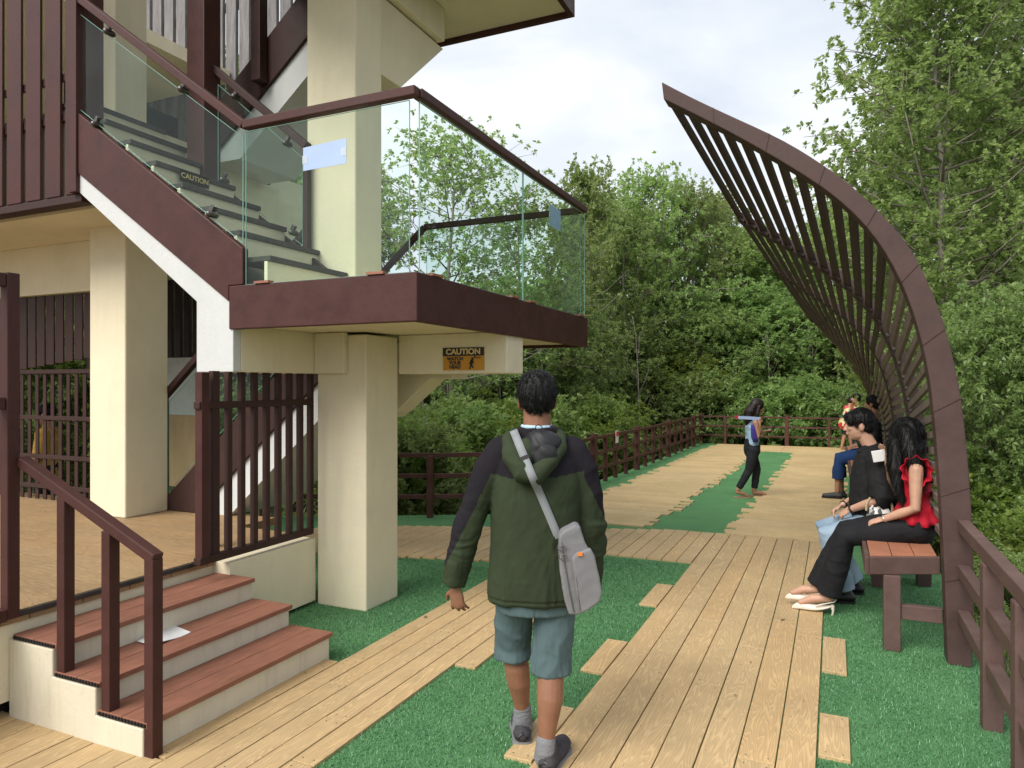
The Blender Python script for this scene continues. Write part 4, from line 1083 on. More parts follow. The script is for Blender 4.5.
# ------------------------------------------------------------------ his bag
Mw = Matrix.Translation(mo)@Matrix.Rotation(TH, 4, 'Z')
boff = Vector((.178, -.21, .695))
BG = thing('shoulder_bag', 'light grey padded sling bag hanging on the back of the walking man', 'bag', tuple(Mw@boff), TH)
GREYB = cloth('grey_nylon', (.185, .18, .185), .75, .08, .35, 600, 8)
def bagshape(pts, y0, y1, voxel, d):
    m_ = MB(); m_.prism(pts, 'y', y0, y1); return fuse('tmpbag', m_, voxel, [GREYB], BG, 7, d, off=boff)
bp2 = lambda px, py: ((px-512)*2.93/710-.115, EYE-(py-HZ)*2.93/710)
outer = [bp2(*p) for p in ((560, 536), (563, 531), (576, 524), (580, 525), (585, 541), (591, 552), (597, 571), (601, 588), (600, 597), (590, 607), (580, 612), (570, 612), (566, 600), (561, 570))]
o = bagshape(outer, -.250, -.165, .005, folds(.004, 9, 9, 9, 6)); o.name = 'main_pouch'
pocket = [bp2(*p) for p in ((572, 556), (576, 551), (590, 546), (594, 553), (599, 574), (601.5, 589), (599, 598), (588, 606), (581, 609), (577, 590))]
o = bagshape(pocket, -.275, -.245, .004, folds(.003, 9, 9, 9, 7)); o.name = 'front_pocket'
z_ = MB()
def lp2(px, py, y): a = bp2(px, py); return (a[0], y, a[1])
z_.tube([lp2(562, 540, -.253), lp2(565, 562, -.256), lp2(570, 590, -.258), lp2(574, 609, -.256)], .0022, 6)
z_.tube([lp2(573.5, 560, -.272), lp2(577, 580, -.276), lp2(580, 606, -.274)], .0018, 6)
link('zip', z_.mesh('zip', simple('zip_grey', (.10, .10, .105), .5), tuple(boff), True), BG)
ot = MB(); a = bp2(577.5, 549); b_ = bp2(582, 552.5); ot.box(a[0], b_[0], -.283, -.277, b_[1], a[1]); link('orange_tag', ot.mesh('orange_tag', simple('orange_label', (.70, .20, .03), .5), tuple(boff)), BG)
bk = MB()
for px, py in ((561.5, 546), (563, 555)): bk.tube([lp2(px-4, py, -.262), lp2(px-3, py-3, -.264), lp2(px+3, py-3, -.264), lp2(px+4, py, -.262), lp2(px, py+3, -.263), lp2(px-4, py, -.262)], .0022, 6)
link('buckle', bk.mesh('buckle', METAL, tuple(boff), True), BG)
# strap, laid on the surface of jacket and hood
trees_ = []
for ob in P1.children:
    if ob.name.split('.')[0] in ('jacket', 'hood', 'hood_lining'):
        trees_.append(BVHTree.FromPolygons([v.co for v in ob.data.vertices], [tuple(p.vertices) for p in ob.data.polygons]))
sp = []
for i in range(26):
    u = i/25; px, py = 514.5+(561-514.5)*u, 432+(542-432)*u
    a = bp2(px, py); ys_ = [-.10]
    for t_ in trees_:
        h = t_.ray_cast(Vector((a[0], -1, a[1])), Vector((0, 1, 0)))
        if h[0]: ys_.append(h[0].y)
    sp.append([a[0], min(ys_)-.005, a[1]])
for _ in range(4):
    ysm = [p[1] for p in sp]
    for i in range(1, len(sp)-1): sp[i][1] = min(ysm[i], (ysm[i-1]+ysm[i]*2+ysm[i+1])/4)
sp = [(-.096, .04, 1.42), (-.099, -.02, 1.447)]+[tuple(p) for p in sp]
st_ = MB(); dirv_ = Vector((sp[-1][0]-sp[4][0], 0, sp[-1][2]-sp[4][2])).normalized(); sd_ = Vector((-dirv_.z, 0, dirv_.x))*.017
vs = []
for p in sp:
    p = Vector(p); vs += [p-sd_, p+sd_, p+sd_+Vector((0, .003, 0)), p-sd_+Vector((0, .003, 0))]
fs = []
for i in range(len(sp)-1): fs += [(i*4+k, i*4+(k+1) % 4, i*4+4+(k+1) % 4, i*4+4+k) for k in range(4)]
st_.add(vs, fs); link('strap', st_.mesh('strap', cloth('grey_webbing', (.235, .245, .255), .8, .06, .3, 700), tuple(boff), True), BG)
ad_ = MB(); q = Vector(sp[8]); ad_.bar(q-sd_*1.2+Vector((0, -.004, 0)), q+sd_*1.2+Vector((0, -.004, 0)), .016, .005, (0, 1, 0)); link('strap_slider', ad_.mesh('strap_slider', METAL, tuple(boff)), BG)

# ------------------------------------------------------------------ generic posed figure
def arm_pts(a, e, w): a, e, w = Vector(a), Vector(e), Vector(w); return [a, a.lerp(e, .5), e, e.lerp(w, .45), w]
def figure(label, loc, rz, J, st, group=None, vox=.007):
    """J: joints in the figure's own frame (x right, y forward, z up)"""
    t = person(label, loc, rz, group)
    S = MB(); sk = st['skin']
    M = head(S, J['head'], st.get('yaw', 0), st.get('pitch', 0), st.get('hk', 1))
    hv = Vector(J['head']); ch = Vector(J['chest']); pv = Vector(J['pelvis'])
    S.tube([ch+Vector((0, -.01, .10)), hv+M@Vector((0, -.02, -.06))], [.056, .052], 14)
    w = st.get('w', 1.0)
    S.tube([pv, pv.lerp(ch, .5), ch, ch.lerp(hv, .45)], [.145*w, .12*w, .15*w, .05], 22, .66, side=(1, 0, 0))
    for s in 'LR':
        a = arm_pts(J['sh'+s], J['el'+s], J['wr'+s]); S.tube(a, [.050*w, .043*w, .037*w, .035*w, .025*w], 12)
        if 'hd'+s in J: hand(S, J['wr'+s], J['hd'+s], J['hn'+s], .95*w, J.get('curl', .35), J.get('th'+s, 1), .1)
        h, k, n_ = Vector(J['hip'+s]), Vector(J['kn'+s]), Vector(J['an'+s])
        S.tube([h, h.lerp(k, .5), k, k.lerp(n_, .3), k.lerp(n_, .65), n_], [.085*w, .072*w, .053*w, .054*w, .042*w, .034*w], 14)
        if st.get('foot'):
            tv = Vector(J['toe'+s]); S.tube([n_+Vector((0, 0, -.03)), n_.lerp(tv, .5)+Vector((0, 0, .0)), tv+(n_-tv)*.12], [.034*w, .034*w, .024*w], 12)
    fuse('body', S, min(vox, .006), [sk], t, 2)
    # top
    U = MB(); ease = st.get('ease', .02)
    low = pv+(pv-ch).normalized()*st.get('toplen', .05)
    hf = st.get('hemflare', 0)
    U.tube([low, pv.lerp(ch, .25), pv.lerp(ch, .55), ch, ch+(hv-ch)*.22, ch.lerp(hv, .42)], [.150*w+ease+hf, .142*w+ease+hf*.5, .134*w+ease, .158*w+ease*.8, .125*w+ease*.3, .062*w], 28, st.get('flat', .70), side=(1, 0, 0))
    for pts, rr in st.get('extra', []): U.tube(pts, rr, 24, .82, side=(1, 0, 0))
    sl_ = st.get('sleeve', .45)
    if sl_ > 0:
        for s in 'LR':
            a = [Vector(J['sh'+s]), Vector(J['el'+s]), Vector(J['wr'+s])]
            if sl_ <= .5: pts = [a[0], a[0].lerp(a[1], sl_), a[0].lerp(a[1], sl_*2)]
            else: pts = [a[0], a[0].lerp(a[1], .5), a[1], a[1].lerp(a[2], (sl_-.5)*2)]
            sr = st.get('sr', .066)*w
            U.tube(pts, [sr+.006]+[sr]*(len(pts)-1), 16, caps=False); U.ell(a[0], (sr+.006,)*3)
    fo = folds(st.get('fold', .009), 8, 8, 7, len(label))
    fuse('top', U, vox, st['topm'] if isinstance(st['topm'], list) else [st['topm']], t, 3, fo, st.get('topfn'))
    # trousers
    V_ = MB(); pm = st.get('leglen', 1.0); wd = st.get('legw', .0)
    V_.tube([pv+Vector((0, 0, -.04)), pv+(ch-pv)*.22], [.150*w+.012, .138*w+.012], 22, .80, side=(1, 0, 0))
    for s in 'LR':
        h, k, n_ = Vector(J['hip'+s]), Vector(J['kn'+s]), Vector(J['an'+s])
        pts = [h, h.lerp(k, .5), k]; rr = [.100*w, .088*w+wd*.4, .070*w+wd*.7]
        if pm > .5:
            e = k.lerp(n_, min(1.0, (pm-.5)*2)); pts += [k.lerp(e, .5), e]; rr += [.066*w+wd*.9, .058*w+wd]
        V_.tube(pts, rr, 18, caps=False); V_.ell(h+Vector((0, 0, 0)), (.106*w,)*3)
    f2_ = folds(.008, 8, 8, 9, len(label)+3)
    fuse('trousers', V_, vox, [st['legm']], t, 3, f2_)
    # shoes
    if 'shoem' in st:
        for s in 'LR':
            n_, tv = Vector(J['an'+s]), Vector(J['toe'+s]); d = tv-n_; yw = math.degrees(math.atan2(-d.x, d.y))
            fd = Vector((d.x, d.y, 0)).normalized()
            q = MB(); hh = n_-fd*.06; hh.z = max(0, n_.z-.10)+.012
            shoe(q, hh, yw, .26*w, .045*w, .08); so_ = fuse('shoe', q, .006, [st['shoem']], t, 2)
            q = MB(); sole(q, (hh.x, hh.y, hh.z-.012), yw, .262*w, .047*w, .02); link('sole', q.mesh('sole', st.get('solem', BLACK)), so_)
    # hair
    hh = MB()
    for c, r_ in st['hair']: hh.ell(hv+M@Vector(c), r_, (st.get('pitch', 0), 0, st.get('yaw', 0)))
    for pts, rr in st.get('locks', []): hh.tube([hv+M@Vector(p) for p in pts], rr, 16, st.get('lockflat', .7), side=(1, 0, 0))
    ho = fuse('hair', hh, .005, [st['hairm']], t, 2, flow(.005, 60, 3))
    if st.get('tuft'): tufts(ho, st['tuft'][0], st['tuft'][1], .0014, st['hairm'], 5, .8)
    # eyes and brows
    if st.get('face', True):
        for s in (-1, 1):
            e = MB(); e.ell(hv+M@Vector((s*.032, .0755, -.003)), (.012, .008, .006), seg=10, rings=8); eo = link('eye', e.mesh('eye', simple('eye_white', (.6, .57, .53), .3) if 'eye_white' not in MATS else MATS['eye_white'], smooth=True), t)
            e = MB(); e.ell(hv+M@Vector((s*.032, .0805, -.003)), (.0055, .004, .0055), seg=10, rings=8); link('iris', e.mesh('iris', BLACK, smooth=True), eo)
            e = MB(); e.tube([hv+M@Vector((s*.018, .088, .018)), hv+M@Vector((s*.034, .087, .024)), hv+M@Vector((s*.05, .078, .019))], [.003, .0036, .002], 6); link('eyebrow', e.mesh('eyebrow', st['hairm'], smooth=True), t)
    return t
CAP = [((0, -.014, .034), (.086, .100, .096)), ((0, -.05, -.01), (.074, .058, .075))]

# ------------------------------------------------------------------ woman in red (sits facing the deck, body toward -x)
REDC = cloth('red_cotton', (.40, .008, .022), .75, .15, .25, 400, 8); BLKC = cloth('black_trouser', (.010, .010, .012), .8, .3, .3, 400, 8)
Jg = dict(head=(0, .045, 1.300), chest=(0, .0, 1.00), pelvis=(0, -.01, .70),
          shL=(-.165, .0, 1.085), elL=(-.205, .01, .83), wrL=(-.135, .19, .735), hdL=(.25, .9, -.35), hnL=(-.3, .3, .9), thL=1,
          shR=(.165, .01, 1.085), elR=(.215, .10, .88), wrR=(.14, .15, 1.10), hdR=(.05, .25, 1), hnR=(.5, -.8, .1), thR=-1,
          hipL=(-.095, .0, .675), knL=(-.07, .43, .585), anL=(-.03, .535, .155), toeL=(-.03, .745, .06),
          hipR=(.095, .0, .675), knR=(.07, .41, .60), anR=(.06, .615, .185), toeR=(.06, .80, .10), curl=.25)
G1 = figure('long-haired woman in red ruffled top and black trousers sitting nearest on the bench', (.50, 5.60, 0), R(90), Jg,
    dict(skin=SKIN2, topm=REDC, legm=BLKC, hairm=HAIR, sleeve=0, foot=True, ease=.0, toplen=.0, hemflare=.02, w=.92, legw=.022, leglen=1.0, yaw=-35, pitch=-14, flat=.72, fold=.008,
         hair=[((0, -.010, .030), (.098, .112, .100)), ((0, .0, -.05), (.104, .112, .10)), ((-.045, .05, -.10), (.07, .075, .12))],
         locks=[([(-.05, -.03, 0), (-.06, -.05, -.12), (-.065, -.06, -.25), (-.05, -.06, -.33)], [.085, .09, .07, .03]),
                ([(-.06, .06, -.05), (-.075, .085, -.2), (-.085, .085, -.32), (-.09, .08, -.43)], [.07, .075, .062, .025]),
                ([(.06, .04, -.05), (.085, .05, -.2), (.09, .05, -.33), (.08, .05, -.40)], [.06, .06, .05, .02])],
         tuft=(2600, .10), face=False))
# peplum and ruffles
pe = MB(); n = 64; vs = []
for k, (z, rx, ry) in enumerate(((.835, .128, .098), (.79, .15, .12), (.745, .178, .142), (.71, .19, .152))):
    for i in range(n):
        w_ = 2*math.pi*i/n; rf = 1+.06*k*math.sin(w_*11+k*.3)*.5
        vs.append((rx*rf*math.cos(w_), -.005+ry*rf*math.sin(w_), z+.006*math.sin(w_*5)))
pe.add(vs, [(k*n+i, k*n+(i+1) % n, (k+1)*n+(i+1) % n, (k+1)*n+i) for k in range(3) for i in range(n)])
o = link('peplum', pe.mesh('peplum', REDC, smooth=True), G1); sm = o.modifiers.new('s', 'SOLIDIFY'); sm.thickness = .004
for s in (-1, 1):
    rf = MB(); n = 60; vs = []
    for k in range(5):
        for i in range(n):
            w_ = 2*math.pi*i/n; a = k/4
            rr = .072+.028*a+.010*a*math.sin(w_*9)
            vs.append((s*(.135+.055*a*(.7+.5*math.sin(w_*.5)**2)+.010*a*math.sin(w_*9+1)), .0+rr*math.cos(w_)*.92, 1.075+rr*math.sin(w_)))
    rf.add(vs, [(k*n+i, k*n+(i+1) % n, (k+1)*n+(i+1) % n, (k+1)*n+i) for k in range(4) for i in range(n)])
    o = link('ruffle', rf.mesh('ruffle', REDC, smooth=True), G1); sm = o.modifiers.new('s', 'SOLIDIFY'); sm.thickness = .004
CRM = simple('cream_leather', (.66, .60, .50), .35, .06)
def pump(an, toe, heel_z):
    an, toe = Vector(an), Vector(toe); f = Vector((toe.x-an.x, toe.y-an.y, 0)).normalized(); s = Vector((f.y, -f.x, 0))
    hl = an-f*.035; hl.z = heel_z+.085
    q = MB(); vs = []
    prof = ((0, .5, .0), (.25, .85, .0), (.5, 1.0, .02), (.72, .78, .0), (.9, .34, 0), (1.0, .06, 0))
    L_ = (toe-hl)
    ring = 8; rows = []
    for u, w_, _ in prof:
        c = hl+L_*u+Vector((0, 0, -.012-.02*math.sin(math.pi*min(1, u*1.3))*(1 if u < .75 else .4)))
        top = .044 if .42 < u < .95 else (.016 if u <= .42 else .012)
        for a in range(ring):
            th = math.pi*2*a/ring
            vs.append(c+s*(.036*w_*math.cos(th))+Vector((0, 0, (top if math.sin(th) > 0 else .010)*math.sin(th)*(1 if u < .95 else .5))))
    m_ = len(prof)
    q.add(vs, [tuple(range(ring)), tuple(range((m_-1)*ring, m_*ring))]+[(i*ring+k, i*ring+(k+1) % ring, (i+1)*ring+(k+1) % ring, (i+1)*ring+k) for i in range(m_-1) for k in range(ring)])
    o = link('shoe', q.mesh('shoe', CRM, smooth=True), G1); ss = o.modifiers.new('s', 'SUBSURF'); ss.levels = ss.render_levels = 1
    h = MB(); h.tube([hl+f*.012+Vector((0, 0, -.018)), hl+f*.006+Vector((0, 0, -.05)), hl+f*.012+Vector((0, 0, -.084))], [.016, .008, .0075], 10); link('heel', h.mesh('heel', CRM, smooth=True), o)
    b_ = MB(); b_.tube([hl+L_*.42+s*.036+Vector((0, 0, .004)), hl+s*.028+Vector((0, 0, .022)), hl-f*.014+Vector((0, 0, .03)), hl-s*.028+Vector((0, 0, .022)), hl+L_*.42-s*.036+Vector((0, 0, .004))], .0045, 8); link('slingback', b_.mesh('slingback', CRM, smooth=True), o)
pump(Jg['anL'], (-.03, .785, .035), .0); pump(Jg['anR'], (.06, .835, .075), .03)
wt = MB(); a = Vector(Jg['wrL']); d = (Vector(Jg['wrL'])-Vector(Jg['elL'])).normalized(); wt.tube([a-d*.012, a-d*.002], .028, 14, caps=False); link('wristwatch', wt.mesh('wristwatch', simple('silver', (.5, .48, .44), .3, metal=.7), smooth=True), G1)
# phone in her raised hand
pw = Matrix.Translation((.50, 5.60, 0))@Matrix.Rotation(R(90), 4, 'Z')
t = thing('phone', 'white phone held up by the woman in red', 'phone', tuple(pw@Vector((.13, .205, 1.10))), R(90))
q = MB(); q.box(-.042, .042, -.045, .045, 0, .009); me = q.mesh('phone_case', simple('white_case', (.75, .75, .74), .3, .03)); me.transform(Matrix.Rotation(R(80), 4, 'Y')@Matrix.Rotation(R(-12), 4, 'Z')); me.transform(Matrix.Translation((0, 0, .04)))
o = link('phone_case', me, t); bv = o.modifiers.new('b', 'BEVEL'); bv.width = .003; bv.segments = 2
q = MB(); q.ell((-.03, .03, .0095), (.008, .008, .002), seg=10, rings=6); me = q.mesh('camera_lens', BLACK); me.transform(Matrix.Rotation(R(80), 4, 'Y')@Matrix.Rotation(R(-12), 4, 'Z')); me.transform(Matrix.Translation((0, 0, .04))); link('camera_lens', me, t)

# ------------------------------------------------------------------ young man in black shirt and pale jeans
BLKS = cloth('black_shirt', (.011, .011, .012), .8, .3, .2, 400, 8)
m, nt_, b0_ = newmat('pale_denim'); tc_ = N(nt_, 'ShaderNodeTexCoord'); n1 = N(nt_, 'ShaderNodeTexNoise', ins={'Scale': 5, 'Detail': 6}); L(nt_, tc_.outputs['Object'], n1.inputs['Vector'])
L(nt_, ramp(nt_, n1.outputs[0], [(.3, (.15, .22, .30)), (.7, (.33, .43, .52))]), b0_.inputs['Base Color']); b0_.inputs['Roughness'].default_value = .85; DENIM = m
Jm = dict(head=(0, .275, 1.345), chest=(0, .165, 1.00), pelvis=(0, .0, .70),
          shL=(-.185, .155, 1.085), elL=(-.265, .135, .82), wrL=(-.165, .335, .715), hdL=(.45, .75, -.55), hnL=(-.5, .4, .75), thL=1,
          shR=(.185, .165, 1.085), elR=(.26, .18, .82), wrR=(.02, .385, .72), hdR=(-.25, .8, -.6), hnR=(.3, .4, .8), thR=-1,
          hipL=(-.10, .0, .675), knL=(-.13, .50, .50), anL=(-.13, .37, .10), toeL=(-.16, .55, .02),
          hipR=(.10, .0, .675), knR=(.13, .52, .51), anR=(.16, .30, .10), toeR=(.20, .5, .02), curl=.55)
G2 = figure('young man in black shirt and pale blue jeans leaning forward on the bench', (.45, 6.08, 0), R(90), Jm,
    dict(skin=SKIN2, topm=BLKS, legm=DENIM, hairm=HAIR, sleeve=.52, ease=.035, toplen=.07, w=.98, legw=.014, shoem=simple('black_leather', (.012, .012, .012), .45), sr=.076, fold=.013, extra=[([(0, .175, 1.04), (0, .185, .90), (0, .185, .76), (0, .175, .68)], [.165, .185, .190, .185])],
         yaw=6, pitch=-4, flat=.78,
         hair=[((0, -.018, .040), (.089, .100, .094)), ((0, -.052, -.005), (.077, .058, .07)), ((0, .045, .062), (.074, .056, .044)), ((.045, .058, .040), (.034, .034, .034)), ((-.045, .056, .040), (.034, .036, .034))], tuft=(2600, .035)))
for w_, e_ in (('wrL', 'elL'), ('wrR', 'elR')):
    q = MB(); a = Vector(Jm[w_]); d = (a-Vector(Jm[e_])).normalized(); q.tube([a-d*.012, a+d*.002], .030, 14, caps=False); link('wristband', q.mesh('wristband', BLACK, smooth=True), G2)
co_ = MB(); hv_ = Vector(Jm['head']); co_.tube([(-.05, .28, 1.14), (-.072, .225, 1.165), (-.045, .165, 1.185), (0, .145, 1.19), (.045, .165, 1.185), (.072, .225, 1.165), (.05, .28, 1.14)], [.012, .017, .018, .018, .018, .017, .012], 10)
fuse('collar', co_, .004, [BLKS], G2, 2)
# handbag between them
hb = thing('handbag', 'small black and white handbag with curved cane handle between the seated couple', 'handbag', (.30, 5.82, .62), 0)
q = MB(); q.stack([(0, 0, 0, .085, .05), (0, 0, .05, .09, .055), (0, 0, .12, .07, .04), (0, 0, .15, .05, .02)], 20, 3)
m, nt_, b0_ = newmat('patterned_fabric'); tc_ = N(nt_, 'ShaderNodeTexCoord'); v1 = N(nt_, 'ShaderNodeTexVoronoi', ins={'Scale': 45}); L(nt_, tc_.outputs['Object'], v1.inputs['Vector']); L(nt_, ramp(nt_, v1.outputs['Color'], [(.45, (.02, .02, .02)), (.55, (.6, .58, .54))]), b0_.inputs['Base Color'])
link('bag_body', q.mesh('bag_body', m, smooth=True), hb)
q = MB(); pts = [(.085*math.cos(R(a)), 0, .13+.10*math.sin(R(a))) for a in range(-10, 191, 20)]; q.tube(pts, .009, 10); link('handle', q.mesh('handle', simple('cane', (.42, .33, .20), .45), smooth=True), hb)

# ------------------------------------------------------------------ woman crossing the far deck with a phone
VEST = cloth('blue_denim_vest', (.30, .42, .55), .85, .3, .3, 300, 12); BLKJ = cloth('black_jeans', (.014, .015, .018), .8, .3, .2, 300)
k = .9
Jw = dict(head=(0, .075, 1.325), chest=(0, .01, 1.03), pelvis=(0, .0, .74),
          shR=(.15, .0, 1.10), elR=(.19, .03, .90), wrR=(.14, .06, 1.09), hdR=(-.2, .2, 1), hnR=(.8, .2, .1), thR=1,
          shL=(-.15, .02, 1.10), elL=(-.18, .08, .89), wrL=(-.08, .22, .965), hdL=(.1, 1, .25), hnL=(-.2, -.3, .9), thL=1,
          hipR=(.08, .0, .70), knR=(.075, -.07, .40), anR=(.07, -.235, .11), toeR=(.07, -.07, .02),
          hipL=(-.08, .0, .70), knL=(-.07, .095, .40), anL=(-.06, .05, .085), toeL=(-.06, .24, .02), curl=.6)
wloc = at(752, 497, z=0)
G3 = figure('long-haired woman in blue denim vest and black jeans walking across the far deck', (wloc.x, wloc.y, 0), TH-R(90), Jw,
    dict(skin=SKIN, topm=VEST, legm=BLKJ, hairm=HAIR2, sleeve=0, ease=.012, toplen=.02, w=.86, foot=True, legw=-.006, leglen=.94, pitch=-16, hk=.95,
         hair=CAP, locks=[([(0, -.06, .02), (0, -.09, -.1), (0, -.085, -.2), (0, -.07, -.27)], [.08, .095, .085, .04]), ([(.06, .0, .0), (.075, -.0, -.1), (.08, .01, -.2)], [.04, .045, .03])], tuft=(900, .06)), vox=.009)
for s in 'LR':
    a, tv = Vector(Jw['an'+s]), Vector(Jw['toe'+s]); f = Vector((tv.x-a.x, tv.y-a.y, 0)).normalized(); q = MB(); hl = a-f*.05; sole(q, (hl.x, hl.y, 0), math.degrees(math.atan2(-f.x, f.y)), .24, .042, .016); link('sandal', q.mesh('sandal', simple('tan_sandal', (.32, .20, .12), .6)), G3)
Mg = Matrix.Translation((wloc.x, wloc.y, 0))@Matrix.Rotation(TH-R(90), 4, 'Z')
t = thing('phone', 'dark phone in the forward hand of the woman in the denim vest', 'phone', tuple(Mg@Vector((-.07, .32, .99))), TH-R(90))
q = MB(); q.box(-.036, .036, -.07, .07, 0, .009); me = q.mesh('phone_body', BLACK); me.transform(Matrix.Rotation(R(50), 4, 'X')); link('phone_body', me, t); q = MB(); q.box(-.03, .03, -.06, .06, -.0015, -.0004); me = q.mesh('phone_screen', simple('screen_dark', (.05, .04, .05), .15)); me.transform(Matrix.Rotation(R(50), 4, 'X')); link('phone_screen', me, t)
t = thing('rolled_fan', 'white and red folded fan held over the shoulder of the woman in the denim vest', 'fan', tuple(Mg@Vector((.13, -.05, 1.18))), TH-R(90))
q = MB(); q.bar((0, -.20, .0), (0, .12, -.02), .02, .045); link('fan_blades', q.mesh('fan_blades', PAPER), t); q = MB(); q.bar((0, -.235, .004), (0, -.201, .0), .024, .05); link('red_tip', q.mesh('red_tip', MATS['notice_red']), t)
t = thing('purple_pouch', 'violet blue cloth pouch hanging at the side of the woman in the denim vest', 'pouch', tuple(Mg@Vector((.185, -.03, .80))), TH-R(90))
q = MB(); q.stack([(0, .02, .02, .012, .035), (0, .0, .10, .02, .045), (0, -.015, .2, .018, .036), (0, -.03, .28, .01, .02)], 18); link('pouch_body', q.mesh('pouch_body', cloth('violet_cloth', (.05, .04, .22)), smooth=True), t)

# ------------------------------------------------------------------ people farther along the bench and at the end
GREYJ = cloth('dark_grey_jacket', (.028, .030, .033), .8, .2); NAVY = cloth('royal_blue_cotton', (.015, .042, .13), .85, .2)
def seated(dz=0, dx=0):
    return dict(head=(0, .06, 1.37), chest=(0, -.01, 1.02), pelvis=(0, -.02, .70), shL=(-.18, .0, 1.12), elL=(-.23, .06, .86), wrL=(-.14, .28, .76), hdL=(.3, .9, -.2), hnL=(-.2, .2, .9), thL=1,
                shR=(.18, .0, 1.12), elR=(.23, .06, .86), wrR=(.14, .28, .76), hdR=(-.3, .9, -.2), hnR=(.2, .2, .9), thR=-1,
                hipL=(-.1, 0, .68), knL=(-.12, .43, .57), anL=(-.12, .46, .12), toeL=(-.12, .66, .03), hipR=(.1, 0, .68), knR=(.12, .43, .58), anR=(.10, .40, .10), toeR=(.10, .6, .02))
J5 = seated(); J5.update(head=(0, .0, 1.385), wrL=(-.10, .16, .80), wrR=(.10, .16, .80), elL=(-.23, .0, .86), elR=(.23, .0, .86))
figure('person in dark grey jacket and royal blue trousers sitting farther along the bench', (.50, 11.35, 0), R(90), J5,
    dict(skin=SKIN, topm=GREYJ, legm=NAVY, hairm=HAIR, sleeve=1.0, ease=.04, toplen=.05, leglen=.80, legw=.02, yaw=-20, shoem=simple('grey_slipper', (.05, .05, .055), .7), hair=CAP+[((0, .03, .07), (.07, .06, .04))], tuft=(700, .03)), vox=.009)
m, nt_, b0_ = newmat('floral_print'); tc_ = N(nt_, 'ShaderNodeTexCoord'); v1 = N(nt_, 'ShaderNodeTexVoronoi', ins={'Scale': 11}); L(nt_, tc_.outputs['Object'], v1.inputs['Vector'])
sp_ = N(nt_, 'ShaderNodeSeparateColor'); L(nt_, v1.outputs['Color'], sp_.inputs[0]); r_ = ramp(nt_, sp_.outputs[0], [(.0, (.62, .58, .36)), (.42, (.55, .50, .22)), (.60, (.45, .03, .04)), (.8, (.5, .04, .05)), (1, (.06, .06, .08))]); nt_.nodes[r_.node.name].color_ramp.interpolation = 'CONSTANT'; L(nt_, r_, b0_.inputs['Base Color'])
FLORAL = m
J6 = dict(head=(0, .17, 1.24), chest=(0, .10, .98), pelvis=(0, -.02, .74), shL=(-.16, .11, 1.06), elL=(-.20, .16, .84), wrL=(-.1, .30, .90), shR=(.16, .11, 1.06), elR=(.2, .16, .84), wrR=(.1, .3, .9), hdL=(.2, 1, 0), hnL=(-.3, 0, 1), hdR=(-.2, 1, 0), hnR=(.3, 0, 1),
          hipL=(-.09, 0, .70), knL=(-.1, .04, .42), anL=(-.1, -.05, .08), toeL=(-.1, .14, .02), hipR=(.09, 0, .70), knR=(.1, .06, .42), anR=(.1, .1, .08), toeR=(.1, .3, .02))
figure('person in yellow and red floral top and dark shorts stooping by the far railing', (.27, 19.75, 0), R(-60), J6,
    dict(skin=SKIN, topm=FLORAL, legm=cloth('dark_denim', (.03, .04, .05)), hairm=HAIR, sleeve=.3, ease=.02, leglen=.55, foot=True, pitch=-25, hair=CAP), vox=.011)
J7 = dict(head=(0, .03, 1.32), chest=(0, 0, 1.02), pelvis=(0, 0, .74), shL=(-.17, 0, 1.10), elL=(-.22, .02, .85), wrL=(-.15, .16, .80), shR=(.17, 0, 1.10), elR=(.22, .02, .85), wrR=(.15, .16, .80), hdL=(.3, .8, 0), hnL=(-.3, 0, 1), hdR=(-.3, .8, 0), hnR=(.3, 0, 1),
          hipL=(-.09, 0, .70), knL=(-.1, .03, .42), anL=(-.1, 0, .09), toeL=(-.1, .2, .02), hipR=(.09, 0, .70), knR=(.1, .03, .42), anR=(.1, 0, .09), toeR=(.1, .2, .02))
figure('black-haired person in patterned red top standing half hidden at the far railing', (.52, 19.4, 0), R(70), J7,
    dict(skin=SKIN, topm=FLORAL, legm=BLKJ, hairm=HAIR, sleeve=.45, ease=.02, shoem=BLACK, hair=CAP, yaw=15), vox=.011)
J8 = dict(head=(0, .03, 1.32), chest=(0, 0, 1.02), pelvis=(0, 0, .74), shL=(-.17, 0, 1.10), elL=(-.22, .02, .85), wrL=(-.15, .16, .80), shR=(.17, 0, 1.10), elR=(.22, .02, .85), wrR=(.15, .16, .80), hdL=(.3, .8, 0), hnL=(-.3, 0, 1), hdR=(-.3, .8, 0), hnR=(.3, 0, 1),
          hipL=(-.09, 0, .70), knL=(-.1, .03, .42), anL=(-.1, 0, .09), toeL=(-.1, .2, .02), hipR=(.09, 0, .70), knR=(.1, .03, .42), anR=(.1, 0, .09), toeR=(.1, .2, .02))
yl = at(48, 440, d=8.0)
figure('person in mustard yellow shirt standing behind the tower railing', (yl.x, yl.y, 0), R(130), J8,
    dict(skin=SKIN, topm=cloth('mustard_cotton', (.46, .27, .06)), legm=BLKJ, hairm=HAIR, sleeve=.45, ease=.03, toplen=.1, shoem=BLACK, hair=CAP), vox=.011)

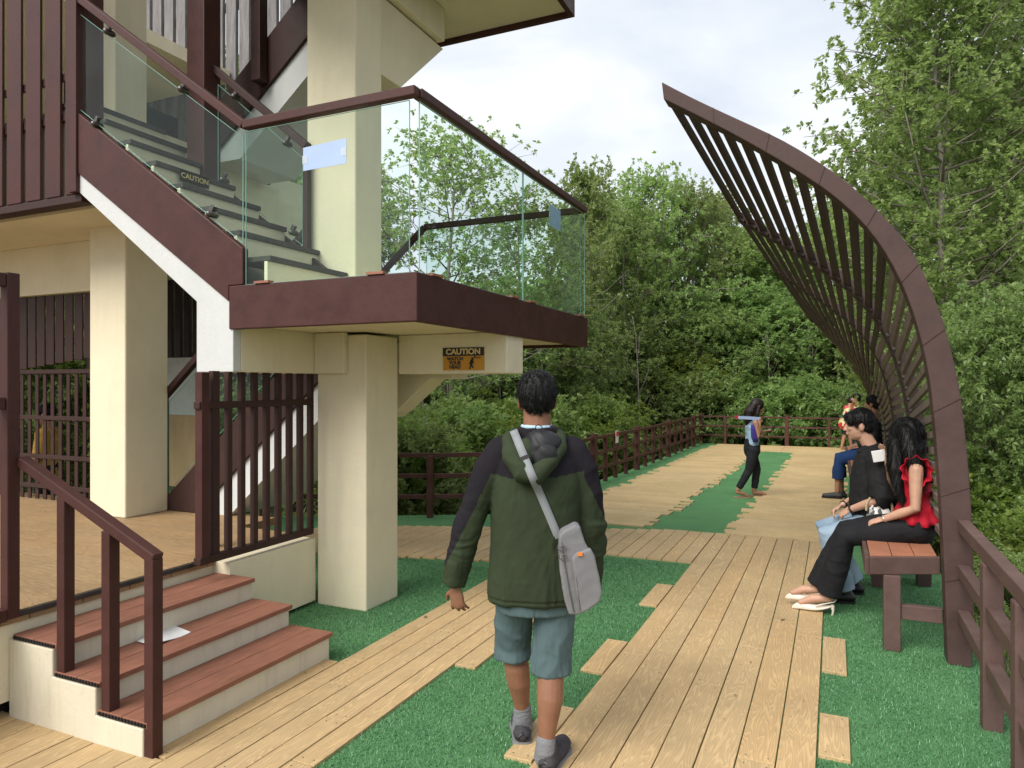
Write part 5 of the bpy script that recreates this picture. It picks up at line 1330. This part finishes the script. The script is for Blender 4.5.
# ================================================================== CAMERA, LIGHT, SKY
cam = bpy.data.cameras.new('camera'); co = bpy.data.objects.new('camera', cam); COL.objects.link(co)
cam.sensor_width = 36; cam.lens = FPX/1024*36; cam.clip_start = .05; cam.clip_end = 2000
co.location = (0, 0, EYE); co.rotation_euler = (R(90), 0, TH); SC.camera = co
cam.shift_y = 1/1024
w = bpy.data.worlds.new('World'); SC.world = w; w.use_nodes = True
nt = w.node_tree; bg = nt.nodes['Background']
SUN_EL, SUN_AZ = R(43), R(200)
sky = N(nt, 'ShaderNodeTexSky', sky_type='NISHITA'); sky.sun_disc = False; sky.sun_elevation = SUN_EL; sky.sun_rotation = SUN_AZ
tc = N(nt, 'ShaderNodeTexCoord'); mp = N(nt, 'ShaderNodeMapping'); mp.inputs['Scale'].default_value = (1, 1, 2.6); L(nt, tc.outputs['Generated'], mp.inputs[0])
n = N(nt, 'ShaderNodeTexNoise', ins={'Scale': 2.6, 'Detail': 7, 'Roughness': .52, 'Distortion': .3}); L(nt, mp.outputs[0], n.inputs['Vector'])
cc = ramp(nt, n.outputs[0], [(.32, (6.0, 6.6, 7.5)), (.5, (7.6, 8.0, 8.5)), (.66, (9.4, 9.5, 9.6))])
mx = N(nt, 'ShaderNodeMix', data_type='RGBA'); mx.inputs[0].default_value = .92; L(nt, sky.outputs[0], mx.inputs[6]); L(nt, cc, mx.inputs[7])
L(nt, mx.outputs[2], bg.inputs[0]); bg.inputs[1].default_value = .081
sl_ = bpy.data.lights.new('sun', 'SUN'); so = bpy.data.objects.new('sun', sl_); COL.objects.link(so)
sl_.energy = 2.9; sl_.angle = R(40); sl_.color = (1, .96, .9)
dirv = Vector((math.sin(SUN_AZ)*math.cos(SUN_EL), math.cos(SUN_AZ)*math.cos(SUN_EL), math.sin(SUN_EL)))
so.rotation_euler = dirv.to_track_quat('Z', 'Y').to_euler()
vs_ = SC.view_settings
SC.display_settings.display_device = 'sRGB'
vs_.view_transform = 'Standard'; vs_.look = 'None'; vs_.exposure = .65; vs_.gamma = 1; vs_.use_curve_mapping = False
SC.cycles.max_bounces = 8; SC.cycles.transparent_max_bounces = 12; SC.cycles.use_denoising = True
SC.cycles.sample_clamp_indirect = 8
